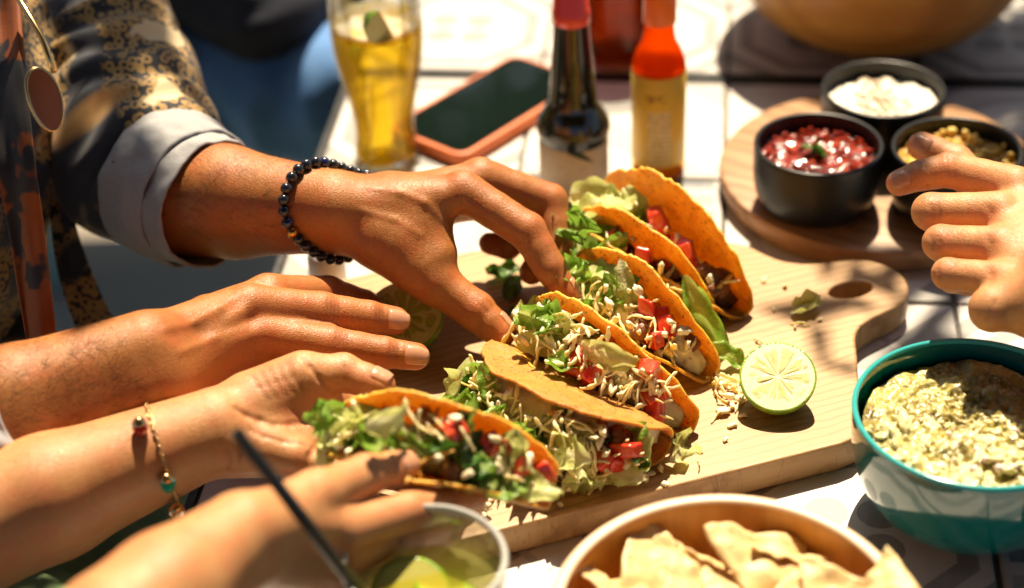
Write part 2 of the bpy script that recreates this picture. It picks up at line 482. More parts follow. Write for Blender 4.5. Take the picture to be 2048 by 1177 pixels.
def tile_mesh(kind):
    bm = bmesh.new(); bmesh.ops.create_cube(bm, size=1.0)
    for v in bm.verts: v.co = Vector((v.co.x * 146.5, v.co.y * 146.5, v.co.z * 8 - 4)) * MM
    bmesh.ops.bevel(bm, geom=[e for e in bm.edges if e.verts[0].co.z > -.002 or e.verts[1].co.z > -.002], offset=0.9 * MM, segments=2, affect='EDGES')
    m = bpy.data.meshes.new('tile'); bm.to_mesh(m); bm.free(); m.materials.append(TM[kind]); return m
TMESH = {k: tile_mesh(k) for k in TM}
ROTG = Matrix.Rotation(-YAW, 3, 'Z')
def gpos(i, j): q = ROTG @ Vector((150 * i, 150 * j, 0)); return Vector((GX + q.x, GY + q.y, 0))
pat = {(0, 0): 'plain', (-1, 0): 'plain', (0, -1): 'rings', (1, -1): 'triangles', (1, -2): 'octagon', (1, -3): 'stripes', (0, -3): 'octagon', (0, -2): 'triangles',
       (-1, -3): 'triangles', (-2, -3): 'plain', (0, 1): 'plain', (1, 0): 'rings', (1, -4): 'stripes', (-2, -2): 'plain', (2, -3): 'stripes', (2, -2): 'stripes'}
def table(i0, i1, j0, j1, off, **k):
    root = empty('tiled_table', gpos(i0, j0) + Vector(off) + Vector((0, 0, -740)), ROTG, **k)
    W = (i1 - i0) * 150; L = (j1 - j0) * 150
    link('table_bed', mesh('table_bed', *box(0, W, 0, L, 715, 738.2), GROUT, smooth=False), root)
    for nm, bx_ in (('edge_trim', box(-5, -0.2, -5, L + 5, 708, 740.3)), ('edge_trim', box(W + .2, W + 5, -5, L + 5, 708, 740.3)),
                    ('edge_trim', box(-.2, W + .2, -5, -.2, 708, 740.3)), ('edge_trim', box(-.2, W + .2, L + .2, L + 5, 708, 740.3))):
        link(nm, mesh(nm, *bx_, EDGE, smooth=False), root)
    for a, b in ((40, 40), (W - 40, 40), (40, L - 40), (W - 40, L - 40)):
        link('leg', mesh('leg', *box(a - 20, a + 20, b - 20, b + 20, 0, 714), EDGE, smooth=False), root)
    kinds = list(TM)
    for i in range(i0, i1):
        for j in range(j0, j1):
            kd = pat.get((i, j), kinds[(i * 7 + j * 3 + 40) % 5]) if off[1] == 0 else kinds[(i * 5 + j * 11 + 50) % 5]
            o = link('tile', TMESH[kd], root, loc=((i - i0 + .5) * 150 + rnd.uniform(-.3, .3), (j - j0 + .5) * 150 + rnd.uniform(-.3, .3), 740 + rnd.uniform(-.25, .25)))
            o.rotation_euler = (rnd.uniform(-.002, .002), rnd.uniform(-.002, .002), (rnd.randrange(4) if kd not in ('stripes',) else 0) * math.pi / 2)
table(-2, 3, -4, 1, (0, 0, 0), label='near table topped with pale patterned cement tiles and a dark edge', cat='table')
table(-2, 4, 1, 5, (3, 14, 0), label='second tiled table pushed up behind the near one, in shade under the big wooden bowl', cat='table')

# ------------------------------------------------------------------ cutting board
def wood(name, c1, c2, c3, rot, scale=1.0, rough=0.5, rings=26, bump=0.12, band=0.0, marks=False):
    t = NT(name); co = t.mapp(t.coord(), rot=(0, 0, rot))
    st = t.mapp(co, (1.2 * scale, 16 * scale, 16 * scale))
    n1 = t.noise(st, 6, 6, 0.6, 0.6); n2 = t.noise(t.mapp(co, (3 * scale, 120 * scale, 120 * scale)), 6, 4, 0.6)
    wv = t.new('TexWave', wave_type='BANDS', bands_direction='Y'); t.l.new(t.mapp(co, (0.5 * scale, 1 * scale, 1 * scale)), wv.inputs['Vector'])
    wv.inputs['Scale'].default_value = rings; wv.inputs['Distortion'].default_value = 7.0; wv.inputs['Detail'].default_value = 3.0; wv.inputs['Detail Scale'].default_value = 0.9
    c = t.mix(t.ramp(n1, [(0.3, 0.0), (0.7, 1.0)]), c1, c2)
    c = t.mix(t.math('MULTIPLY', t.ramp(wv.outputs['Fac'], [(0.55, 0.0), (0.95, 1.0)]), 0.5), c, c3)
    c = t.mix(t.ramp(n2, [(0.55, 0.0), (0.75, 0.55)]), c, c3)
    if marks:
        for r0, sc0 in ((.9, 34), (-.4, 27), (.25, 22)):
            k_ = t.noise(t.mapp(t.coord(), (1, 26, 1), (0, 0, r0)), sc0, 1, .3); c = t.mix(t.ramp(k_, [(.645, 0.), (.66, .5), (.675, 0.)]), c, tuple(q * .6 for q in c3))
        st2 = t.noise(t.coord(), 14, 4, .6); c = t.mix(t.ramp(st2, [(.55, 0.), (.72, .45)]), c, tuple(q * .95 for q in c3))
    if band:
        X = t.sep(co); st_ = t.math('FLOOR', t.math('MULTIPLY', X[1], 1 / band)); wn_ = t.new('TexWhiteNoise', noise_dimensions='1D'); t.l.new(st_, wn_.inputs['W'])
        c = t.mix(t.math('MULTIPLY', wn_.outputs['Value'], 0.4), c, c3)
    t.set(color=c, rough=t.ramp(n1, [(0.3, rough - .08), (0.7, rough + .1)]), normal=t.bump(t.math('ADD', n2, t.math('MULTIPLY', n1, .5)), bump, 0.0008)); return t.m
BTH = 20.0
WOODB = wood('maple_board', (0.44, 0.255, 0.10), (0.53, 0.33, 0.145), (0.25, 0.12, 0.036), -0.32, 1.9, 0.46, band=0.052, marks=True)
def W2(x, y, Z=BTH): q = at(x, y, Z); return Vector((q[0], q[1]))
fl = W2(812, 1104); fr_ = W2(1722, 874); axb = (fr_ - fl).normalized(); pb = Vector((-axb.y, axb.x))
out = [fl, fr_] + [W2(*q) for q in ((1716, 800), (1710, 735), (1708, 703), (1704, 675), (1712, 654), (1734, 638), (1769, 622), (1800, 606), (1813, 588), (1812, 570), (1802, 553),
      (1786, 541), (1760, 529), (1733, 523), (1700, 523), (1668, 526), (1638, 530), (1608, 531), (1580, 528), (1555, 523), (1522, 509), (1489, 491))]
bk = fl + pb * 268
out += [bk + axb * 205, bk + axb * 190, bk + axb * 8, bk, bk - pb * 10 ]
cu = bpy.data.curves.new('board_outline', 'CURVE'); cu.dimensions = '2D'; cu.fill_mode = 'BOTH'
def spl(pts, closed=True):
    s = cu.splines.new('POLY'); s.points.add(len(pts) - 1)
    for p, q in zip(s.points, pts): p.co = (q.x * MM, q.y * MM, 0, 1)
    s.use_cyclic_u = closed
def chaikin(P, n=2, keep=()):
    for _ in range(n):
        o = []
        for i in range(len(P)):
            a, b = P[i], P[(i + 1) % len(P)]; L = (b - a).length; q = min(.25, 7 / max(L, .1)) if L > 30 else .25
            o += [a + (b - a) * q, b + (a - b) * q]
        P = o
    return P
spl(chaikin(out))
hc = W2(1701, 580)
spl([hc + axb * 16.5 * math.cos(a) + pb * 10 * math.sin(a) for a in np.linspace(0, 2 * math.pi, 40, endpoint=False)])
cu.extrude = (BTH / 2 - 1.6) * MM; cu.bevel_depth = 1.6 * MM; cu.bevel_resolution = 2
tmp = bpy.data.objects.new('tmp', cu); COL.objects.link(tmp)
dg = bpy.context.evaluated_depsgraph_get(); bm_ = bpy.data.meshes.new_from_object(tmp.evaluated_get(dg)); bpy.data.objects.remove(tmp)
bm_.materials.clear(); bm_.materials.append(WOODB)
for v in bm_.vertices: v.co -= Vector((fl.x * MM, fl.y * MM, 0))
bm_.polygons.foreach_set('use_smooth', [False] * len(bm_.polygons))
bo = link('cutting_board', bm_, loc=(fl.x, fl.y, BTH / 2 + .4))
tag(bo, 'pale wooden cutting board with a rounded handle and an oval hole, under the tacos', 'cutting board')
# ------------------------------------------------------------------ bowls, bottles, glasses, phone
def bowl_prof(R, H, base, th=3.0, foot=0, lip=1.2, power=2.2):
    o = []; n = 16
    for i in range(n + 1):
        t = i / n; r = base + (R - base) * (1 - (1 - t) ** power) ** (1 / 1.35); o.append((r, foot + (H - foot) * t ** 1.25))
    if foot: o = [(0.01, 0.6), (base - 2, 0.6), (base, 0), (base + .5, 0.5)] + o[1:]
    else: o = [(0.01, 0)] + o
    inn = [(max(r - th, 0.01), max(z, th)) for r, z in o[::-1] if r > 1]
    lipc = [(R - .3, H + lip * .7), (R - th / 2, H + lip), (R - th + .3, H + lip * .7)]
    return o + lipc + inn + [(0.01, th)]
TEAL = NT('teal_enamel'); co = TEAL.coord(); TEAL.set(color=TEAL.mix(TEAL.noise(co, 40, 3), (0.0, 0.105, 0.105), (0.0, 0.135, 0.13)), rough=0.12, spec=.8, coat=.8, coatr=0.08, normal=TEAL.bump(TEAL.noise(co, 50, 2), .05, .001)); TEAL = TEAL.m
RIMT = simple('turquoise_rim', (0.03, 0.36, 0.36), 0.15, coat=0.5)
BLACKC = NT('black_ceramic'); co = BLACKC.coord(); BLACKC.set(color=BLACKC.mix(BLACKC.noise(co, 60, 4), (0.006, 0.007, 0.008), (0.014, 0.015, 0.016)), spec=0.35, rough=0.32, normal=BLACKC.bump(BLACKC.noise(co, 220, 3), .12, .0006)); BLACKC = BLACKC.m

def bowl(name, loc, R, H, base, mat, label, th=3, foot=0, power=2.2, rim=None, group=None, seg=72):
    root = empty(name, loc, label=label, cat='bowl', group=group)
    p = bowl_prof(R, H, base, th, foot, power=power)
    link('body', mesh('body', *lathe(p, seg), mat), root)
    if rim:
        a = [(R - th / 2 + (th / 2 + .35) * math.cos(q), H + .6 + 1.7 * math.sin(q)) for q in np.linspace(0, 2 * math.pi, 13)]
        link('rim', mesh('rim', *lathe(a, seg), rim), root)
    return root
# guacamole bowl
gq = at(1952, 826, 70)
GB = (gq[0], gq[1], 0.3)
bowl('dip_bowl', GB, 66, 70, 33, TEAL, 'teal enamel bowl full of guacamole at the right front', th=2.6, foot=3, power=2.4, rim=RIMT)
# round serving board with three black bowls
rbc = (264, 1137)
WOODR = wood('acacia_round', (0.34, 0.17, 0.075), (0.42, 0.24, 0.115), (0.16, 0.07, 0.03), 0.5, 0.8, 0.42)
rb = [(0.01, 0)] + [(106, 0), (109, 1.2), (111, 4), (112.5, 12), (112.5, 15.5), (111.3, 17.4), (109, 18)] + [(60, 18), (0.01, 18)]
tag(obj('serving_board', *lathe(rb, 96), WOODR, loc=(rbc[0], rbc[1], .4)), 'round brown wooden serving board carrying three black dip bowls', 'serving board'); autosmooth(bpy.data.objects['serving_board'], 35)
SB = {}
for key, px_, lab in (('salsa', (1637, 290), 'black bowl of red tomato salsa, leftmost on the round board'),
                      ('cream', (1767, 180), 'black bowl of white cream sprinkled with spice, rearmost on the round board'),
                      ('corn', (1914, 300), 'black bowl of yellow relish on the round board, behind the closed hand')):
    q = at(*px_, 64); SB[key] = (q[0], q[1], 18.6)
    bowl('dip_bowl', SB[key], 43.5, 46, 33, BLACKC, lab, th=3.2, power=3.2, group='black bowls on the round board')
# big wooden bowl at the back
WOODY = wood('pale_bowl_wood', (0.44, 0.20, 0.035), (0.52, 0.27, 0.055), (0.32, 0.13, 0.02), 0.2, 0.4, 0.45)
q = at(1748, 52, 0)
bowl('wooden_bowl', (q[0], q[1], .3), 128, 105, 48, WOODY, 'large golden wooden bowl on the back table', th=6, power=2.0, seg=96)
# chip bowl
q = at(1460, 1232, 66); CB = (q[0], q[1], 0.3)
t = NT('bamboo_bowl'); co = t.coord(); X = t.sep(co)
ang = t.math('ARCTAN2', X[1], X[0]); st_ = t.math('FLOOR', t.math('MULTIPLY', ang, 3.3)); wn_ = t.new('TexWhiteNoise', noise_dimensions='1D'); t.l.new(st_, wn_.inputs['W'])
gr = t.noise(t.mapp(co, (14, 14, 2)), 9, 4)
c = t.mix(wn_.outputs['Value'], (0.48, 0.19, 0.03), (0.60, 0.28, 0.055)); c = t.mix(t.ramp(gr, [(.45, 0.), (.7, .4)]), c, (0.36, 0.13, 0.02))
t.set(color=c, rough=0.38, normal=t.bump(gr, .1, .0006)); BAMB = t.m
WOODRIM = varied('pale_rim_wood', (0.66, 0.46, 0.30), (0.74, 0.55, 0.38), 60, 0.4)
bowl('wooden_bowl', CB, 87, 66, 52, BAMB, 'round wooden bowl of tortilla chips at the bottom edge', th=6, power=2.6, rim=WOODRIM, seg=96)

# glass
t = NT('clear_glass'); t.n.remove(t.b)
gl = t.new('BsdfGlossy', _Roughness=0.02); tr_ = t.new('BsdfTransparent', _Color=(0.95, 0.965, 0.96, 1)); fz = t.new('Fresnel', _IOR=1.5); mx_ = t.new('MixShader')
t.l.new(t.math('MULTIPLY', fz.outputs[0], .55), mx_.inputs[0]); t.l.new(tr_.outputs[0], mx_.inputs[1]); t.l.new(gl.outputs[0], mx_.inputs[2]); t.l.new(mx_.outputs[0], t.out.inputs['Surface']); GLASS = t.m
def liquid(name, col, glow, mixv=0.35, rough=0.0):
    t = NT(name); t.set(color=col, rough=rough, trans=1.0, ior=1.33)
    tl = t.new('BsdfTranslucent', _Color=(*glow, 1)); tp = t.new('BsdfTransparent', _Color=(*col, 1)); m = t.new('MixShader'); m.inputs[0].default_value = mixv
    m2 = t.new('MixShader'); m2.inputs[0].default_value = .94
    t.l.new(t.b.outputs[0], m2.inputs[1]); t.l.new(tp.outputs[0], m2.inputs[2])
    t.l.new(m2.outputs[0], m.inputs[1]); t.l.new(tl.outputs[0], m.inputs[2]); t.l.new(m.outputs[0], t.out.inputs['Surface']); return t.m
BEER = liquid('lager', (1.0, 0.80, 0.15), (1.0, 0.62, 0.02), 0.18)
FOAM = NT('foam'); co = FOAM.coord(); FOAM.set(color=FOAM.mix(FOAM.ramp(FOAM.noise(co, 90, 5), [(.45, 0.), (.6, 1.)]), (0.88, 0.84, 0.70), (0.80, 0.66, 0.22)), rough=0.5, sss=0.2, ssss=0.004, normal=FOAM.bump(FOAM.vor(co, 500), .4, .0008)); fm_ = FOAM.new('MixShader'); fm_.inputs[0].default_value = .5; ft_ = FOAM.new('BsdfTransparent', _Color=(1, .95, .8, 1))
FOAM.l.new(FOAM.b.outputs[0], fm_.inputs[1]); FOAM.l.new(ft_.outputs[0], fm_.inputs[2]); FOAM.l.new(fm_.outputs[0], FOAM.out.inputs['Surface']); FOAM = FOAM.m
LIMEF = NT('lime_flesh_wedge'); co = LIMEF.coord(); LIMEF.set(color=LIMEF.mix(LIMEF.noise(co, 200, 3), (0.34, 0.32, 0.06), (0.44, 0.42, 0.12)), rough=0.3, sss=0.3, ssss=0.004); LIMEF = LIMEF.m
LIMER = NT('lime_rind'); co = LIMER.coord(); LIMER.set(color=LIMER.mix(LIMER.ramp(LIMER.noise(co, 45, 4), [(.3, 0.), (.7, 1.)]), (0.10, 0.24, 0.02), (0.30, 0.45, 0.04)), rough=0.32, normal=LIMER.bump(LIMER.vor(co, 700), .5, .0006)); LIMER = LIMER.m
def wedge(name, parent, loc, rot, R, ang=0.9):
    v = []; f = []; n = 10
    for i in range(n + 1):
        a = math.pi * i / n
        for s in (-1, 1):
            v.append((R * math.cos(a), s * R * math.sin(a) * math.sin(ang / 2), -R * math.sin(a) * math.cos(ang / 2)))
        v.append((R * math.cos(a), 0, -R * math.sin(a) * 1.0)); v.append((R * math.cos(a) * .97, 0, 0.0))
    fl = []; rd = []
    for i in range(n):
        b = i * 4; c = b + 4
        fl += [(b, c, c + 3, b + 3), (b + 1, b + 3, c + 3, c + 1)]; rd += [(b, b + 2, c + 2, c), (b + 2, b + 1, c + 1, c + 2)]
    root = empty(name, (0, 0, 0)); root.matrix_world = Matrix.Translation(Vector(loc) * MM) @ rot.to_4x4()
    link('flesh', mesh('flesh', v, fl, LIMEF, smooth=False), root); link('rind', mesh('rind', np.array(v) * 1.02, rd, LIMER), root)
    return root

# beer glass
q = at(775, 322, 0); root = empty('beer_glass', (q[0], q[1], .3), label='tall curved glass of golden beer with foam, behind the beaded wrist', cat='glass')
outp = [(24, 0), (25, 2), (24.0, 10), (22.5, 26), (23.0, 40), (27.0, 62), (31.5, 84), (33.6, 104), (33.4, 122), (32.2, 142), (31.6, 156)]
op = spline_prof(outp, 4); inn = [(max(r - 2.0, .01), z) for r, z in op[::-1] if z > 8]
link('tumbler', mesh('tumbler', *lathe([(0.01, 0)] + op + [(30.7, 157)] + inn + [(0.01, 9)], 64), GLASS), root)
lp = [(r - 1.7, z) for r, z in op if 9 < z < 115]
bq = empty('beer', (q[0], q[1], .3), label='golden lager filling the tall curved glass', cat='drink')
link('liquid', mesh('liquid', *lathe([(0.01, 8.6)] + [(lp[0][0], 8.6)] + lp + [(0.01, lp[-1][1])], 64), BEER), bq)
def foam_mesh(R, z0, amp, seed, n=9, m=40):
    v = [(0, 0, z0 + amp)]; f = []
    for i in range(1, n + 1):
        for j in range(m):
            a = 2 * math.pi * j / m; r = R * i / n; x, y = r * math.cos(a), r * math.sin(a)
            v.append((x, y, z0 + amp * (0.5 + nz((x, y, 0), .07, seed) + .5 * nz((x, y, 0), .2, seed)) * (1 - .15 * (i / n) ** 6)))
    for j in range(m): f.append((0, 1 + j, 1 + (j + 1) % m))
    for i in range(n - 1):
        for j in range(m):
            a = 1 + i * m + j; b = 1 + i * m + (j + 1) % m; f.append((a, a + m, b + m, b))
    o = len(v)
    for j in range(m): x, y, z = v[1 + (n - 1) * m + j]; v.append((x, y, z0 - 4))
    for j in range(m): f.append((1 + (n - 1) * m + j, o + j, o + (j + 1) % m, 1 + (n - 1) * m + (j + 1) % m))
    f.append(tuple(o + m - 1 - j for j in range(m))); return v, f
fo = obj('foam', *foam_mesh(lp[-1][0] - .3, lp[-1][1] + 0.5, 4.0, 3), FOAM, bq)
wq = at(778, 96, 104)
wd = wedge('lime_wedge', None, (wq[0] + 1, wq[1] - 12, 128), Matrix.Rotation(1.3, 3, 'Y') @ Matrix.Rotation(0.5, 3, 'Z'), 17, 0.8)
tag(wd, 'thin lime wedge standing in the beer foam', 'lime')
# amber glass behind the bottles
AMBER = liquid('cola', (0.42, 0.11, 0.02), (0.35, 0.08, 0.01), 0.30)
def tumbler(name, loc, R, H, fill, mat, label, lab2, base=None):
    root = empty(name, loc, label=label, cat='glass'); b = base or R * .9
    op = [(b - 1, 0), (b, 1.5), (b + (R - b) * .5, H * .5), (R, H)]; op = spline_prof(op, 6)
    inn = [(max(r - 2.2, .01), z) for r, z in op[::-1] if z > 7]
    link('tumbler', mesh('tumbler', *lathe([(0.01, 0)] + op + [(R - 1.1, H + .8)] + inn + [(0.01, 7)], 56), GLASS), root)
    lp = [(r - 1.9, z) for r, z in op if 7 < z < fill]
    lq = empty('drink', loc, label=lab2, cat='drink')
    link('liquid', mesh('liquid', *lathe([(0.01, 6.6), (lp[0][0], 6.6)] + lp + [(0.01, lp[-1][1])], 56), mat), lq)
    return root, lq, lp
q = at(1232, 118, 0); tumbler('drinking_glass', (q[0], q[1] + 8, .3), 34, 120, 96, AMBER, 'glass of dark amber drink standing between the two sauce bottles', 'dark amber drink in the glass behind the sauce bottles', 30)
q = at(2128, 300, 0); tumbler('drinking_glass', (q[0], q[1] + 6, .3), 33, 150, 118, liquid('red_ale', (0.75, 0.20, 0.03), (0.7, 0.18, 0.02), .35), 'glass of red amber drink cut off by the right edge', 'red amber drink at the right edge', 28)
# front glass with lime and straw
q = at(848, 1122, 92); FG = (q[0], q[1], .3)
LEMO = liquid('lemonade', (0.95, 0.92, 0.62), (0.85, 0.82, 0.45), 0.30)
root, lq, lp = tumbler('drinking_glass', FG, 40, 92, 70, LEMO, 'out of focus tumbler of pale lime drink at the bottom edge, straw in it', 'pale lime drink with slices in the front tumbler', 33)
RIMG = NT('thick_glass_rim'); RIMG.set(color=(0.9, 0.92, 0.88), rough=.12, trans=.55, ior=1.3, coat=.5); RIMG = RIMG.m
link('rim', mesh('rim', *lathe([(38.8 + 1.7 * math.cos(q), 91.6 + 2.2 * math.sin(q)) for q in np.linspace(0, 2 * math.pi, 13)], 64), RIMG), root)
ICE = NT('ice'); ICE.set(color=(0.95, 0.97, 0.95), rough=0.08, trans=0.9, ior=1.31); ICE = ICE.m
for k, (dx, dy, dz, rx, rz, R) in enumerate(((-8, 6, 64, .5, .3, 20), (9, -8, 62, -.6, 1.5, 19), (10, 12, 60, .5, 2.4, 18))):
    o = empty('lime_slice', (FG[0] + dx, FG[1] + dy, dz), (Matrix.Rotation(rz, 3, 'Z') @ Matrix.Rotation(rx, 3, 'X')), label=('lime slice floating at the left of the front tumbler', 'lime slice floating nearest in the front tumbler', 'lime slice floating at the back of the front tumbler')[k], cat='lime', group='lime slices in the front tumbler')
    link('flesh', mesh('flesh', *lathe([(0.01, -1.6), (R - 1.5, -1.6), (R - 1.5, 1.6), (0.01, 1.6)], 32), LIMEF, smooth=False), o)
    link('rind', mesh('rind', *lathe([(R - 1.4, -1.8), (R, -1.4), (R + .3, 0), (R, 1.4), (R - 1.4, 1.8)], 32), LIMER), o)
a = at(752, 1200, 82); b = at(474, 866, 196)
a = np.array([FG[0] - 12, FG[1] - 8, 40]); dirs = unit(b - a)
STRAW = simple('black_straw', (0.012, 0.014, 0.013), 0.3)
sv, sf = tube([a, (a + b) / 2, b], 3.1, 16, cap=False)
so = tag(obj('drinking_straw', sv, sf, STRAW), 'long black straw leaning out of the front tumbler towards the left', 'straw'); solidify(so, .5, -1)

# dark sauce bottle
q = at(1149, 383, 0); root = empty('sauce_bottle', (q[0], q[1], .3), label='dark glass sauce bottle with a red cap and a cream label', cat='bottle')
BOT = NT('dark_bottle_glass'); BOT.set(color=(0.012, 0.014, 0.010), rough=0.06, coat=0.5, coatr=0.03); BOT = BOT.m
bp = [(0.01, 1.5), (19, 1.5), (23, 0), (24.2, 2.5), (24.4, 10), (24.4, 47), (25.4, 50), (26.4, 55), (25.4, 60), (19.5, 70), (16.8, 75), (16.0, 90), (13.6, 114), (12.0, 134), (12.0, 142), (0.01, 142)]
link('glass', mesh('glass', *lathe(bp, 64), BOT), root); autosmooth(root.children[0], 30)
t = NT('cream_label'); co = t.coord(); X = t.sep(co)
lines_ = t.math('MULTIPLY', t.math('GREATER_THAN', t.math('FRACT', t.math('MULTIPLY', X[2], 210)), 0.62), t.math('GREATER_THAN', t.noise(t.mapp(co, (300, 300, 210)), 1.0, 2), 0.5))
lines_ = t.math('MULTIPLY', lines_, t.math('LESS_THAN', X[2], 0.034))
leaf = t.math('LESS_THAN', t.math('ADD', t.math('ABSOLUTE', t.math('ADD', X[0], t.math('MULTIPLY', t.math('SUBTRACT', X[2], .045), 1.4))), t.math('MULTIPLY', t.math('ABSOLUTE', t.math('SUBTRACT', X[2], 0.045)), .55)), 0.0055)
c = t.mix(t.math('MULTIPLY', lines_, .35), (0.60, 0.50, 0.37), (0.30, 0.24, 0.18)); c = t.mix(leaf, c, (0.03, 0.05, 0.03))
t.set(color=c, rough=0.6); LBL = t.m
link('label', mesh('label', *lathe([(24.55, 11), (24.75, 11.2), (24.75, 45.8), (24.55, 46)], 64), LBL), root)
RED = NT('red_cap'); RED.set(color=(0.72, 0.035, 0.012), rough=0.28, coat=.3); RED = RED.m
cp = [(0.01, 150.2), (12.2, 147.5), (12.9, 148), (12.9, 152), (12.0, 153), (12.0, 166), (10.5, 168), (8, 170), (7, 182), (6, 184), (0.01, 184)]
link('cap', mesh('cap', *lathe([(12.2, 134.5), (13.0, 135), (13.0, 143), (12.2, 144), (11.6, 160), (9, 163), (7, 172), (0.01, 173)], 48), RED), root)
# hot sauce bottle
q = at(1316, 336, 0); root = empty('sauce_bottle', (q[0], q[1], .3), label='slim hot sauce bottle with a yellow label and an orange neck', cat='bottle')
HOT = liquid('pepper_sauce', (0.90, 0.26, 0.02), (0.85, 0.20, 0.01), 0.6)
YEL = liquid('yellow_glass', (1.0, 0.80, 0.25), (0.95, 0.60, 0.08), 0.25)
hp = [(0.01, 1), (15, 1), (18, 0), (19.2, 2.5), (19.2, 80), (18.6, 88), (16.0, 96), (11.8, 104), (10.6, 112), (10.2, 128), (0.01, 128)]
link('glass', mesh('glass', *lathe(hp[:5] + [(19.2, 84), (0.01, 84)], 56), YEL), root)
link('sauce', mesh('sauce', *lathe([(0.01, 84.2), (19.2, 84.2)] + hp[5:], 56), HOT), root)
t = NT('yellow_label'); co = t.coord(); X = t.sep(co)
rows = t.math('GREATER_THAN', t.math('FRACT', t.math('MULTIPLY', X[2], 260)), 0.55)
wrd = t.math('GREATER_THAN', t.noise(t.mapp(co, (420, 420, 260)), 1.0, 1), 0.48)
pan = t.math('MULTIPLY', t.math('LESS_THAN', t.math('ABSOLUTE', t.math('SUBTRACT', X[0], -.001)), 0.0085), t.math('MULTIPLY', t.math('GREATER_THAN', X[2], .012), t.math('LESS_THAN', X[2], .056)))
c = t.mix(pan, (0.80, 0.52, 0.05), (0.78, 0.62, 0.30)); c = t.mix(t.math('MULTIPLY', t.math('MULTIPLY', rows, wrd), t.math('MULTIPLY', pan, .6)), c, (0.25, 0.14, 0.04))
mark = t.math('MULTIPLY', t.math('LESS_THAN', t.math('ABSOLUTE', t.math('SUBTRACT', X[2], .066)), .0035), t.math('LESS_THAN', t.math('ABSOLUTE', t.math('ADD', X[0], .004)), .007))
c = t.mix(t.math('MULTIPLY', mark, t.math('MULTIPLY', wrd, .8)), c, (0.30, 0.14, 0.02))
t.set(color=c, rough=0.45); link('label', mesh('label', *lathe([(19.35, 10), (19.55, 10.2), (19.55, 81.8), (19.35, 82)], 56), t.m), root)
ORC = simple('orange_cap', (0.80, 0.16, 0.01), 0.35)
link('cap', mesh('cap', *lathe([(11.2, 118), (11.8, 118.6), (11.6, 140), (10.6, 146), (0.01, 146.5)], 40), ORC), root)
# phone in its orange case
ORG = varied('orange_silicone', (0.62, 0.13, 0.025), (0.70, 0.17, 0.035), 80, 0.5)
SCR = NT('phone_glass'); SCR.set(color=(0.006, 0.012, 0.010), rough=0.03, coat=1.0, coatr=0.02, spec=0.8); SCR = SCR.m
c0 = at(925, 318, 10); ld = unit([.66, .75, 0]); ws = unit([-.75, .66, 0])
pc = c0 + ld * 76 + ws * 39
rotp = Matrix((ld, ws, (0, 0, 1))).transposed()
root = empty('phone', (pc[0], pc[1], .3), rotp, label='smartphone in an orange case lying face up by the beer glass', cat='phone')
def rrect(L, W, r, z0, z1, n=6):
    pts = []
    for sx, sy, a0 in ((1, 1, 0), (-1, 1, 90), (-1, -1, 180), (1, -1, 270)):
        for k in range(n + 1):
            a = math.radians(a0 + 90 * k / n); pts.append((sx * (L / 2 - r) + r * math.cos(a), sy * (W / 2 - r) + r * math.sin(a)))
    N = len(pts); v = [(x, y, z0) for x, y in pts] + [(x, y, z1) for x, y in pts]
    f = [tuple(range(N - 1, -1, -1)), tuple(range(N, 2 * N))] + [(i, (i + 1) % N, N + (i + 1) % N, N + i) for i in range(N)]; return v, f
o = link('case', mesh('case', *rrect(152, 78, 12, 0, 10.5), ORG, smooth=False), root); bevel(o, 2.2, 3)
o = link('screen', mesh('screen', *rrect(144, 70, 9, 9.5, 10.9), SCR, smooth=False), root); bevel(o, .3, 2)
o = link('camera_hole', mesh('camera_hole', *lathe([(0.01, 10.95), (1.6, 10.95), (1.6, 11.0), (.01, 11.02)], 16), STRAW), root); o.location.x = .067
o = link('side_button', mesh('side_button', *box(10, 30, -40, -38.9, 4, 7), ORG, smooth=False), root)
# salt shaker under the wrist
q = at(658, 572, 0); root = empty('salt_shaker', (q[0], q[1], .3), label='small glass salt shaker half hidden under the beaded wrist', cat='shaker')
link('jar', mesh('jar', *lathe([(0.01, 0), (12, 0), (13, 1.5), (12.6, 24), (11, 27), (0.01, 27)], 32), varied('salt', (.75, .73, .70), (.82, .80, .78), 300, .5)), root)
link('cap', mesh('cap', *lathe([(11.2, 26.5), (11.6, 27), (11.2, 33), (9, 36), (0.01, 37)], 32), simple('chrome', (.6, .6, .6), .2, metal=1.0)), root)
# ------------------------------------------------------------------ food materials
def shell_mat(name, c1, c2):
    t = NT(name); co = t.coord()
    n1 = t.noise(co, 55, 5, 0.6); n2 = t.noise(co, 520, 4, 0.65); sp = t.vor(co, 300); sp2 = t.vor(co, 120)
    c = t.mix(t.ramp(n1, [(.3, 0.), (.7, 1.)]), c1, c2)
    c = t.mix(t.ramp(n2, [(.45, 0.), (.7, .5)]), c, (0.42, 0.15, 0.012))
    c = t.mix(t.math('MULTIPLY', t.ramp(sp, [(.16, .9), (.30, 0.)]), t.ramp(t.noise(co, 90, 2), [(.32, 0.), (.5, 1.)])), c, (0.11, 0.03, 0.006)); c = t.mix(t.ramp(sp2, [(.06, .6), (.14, 0.)]), c, (0.20, 0.06, 0.01)); c = t.mix(t.ramp(t.noise(co, 24, 3), [(.5, 0.), (.72, .5)]), c, (0.38, 0.13, 0.012))
    t.set(color=c, rough=0.5, sss=0.7, sssr=(1, .66, .14), ssss=0.008, normal=t.bump(t.math('ADD', n2, t.math('MULTIPLY', t.vor(co, 130, 'SMOOTH_F1'), 1.6)), .6, .0014)); return t.m
SHELL = shell_mat('corn_shell', (0.60, 0.30, 0.026), (0.72, 0.43, 0.06)); SHELL_T = shell_mat('toasted_corn_shell', (0.40, 0.175, 0.022), (0.50, 0.25, 0.045))
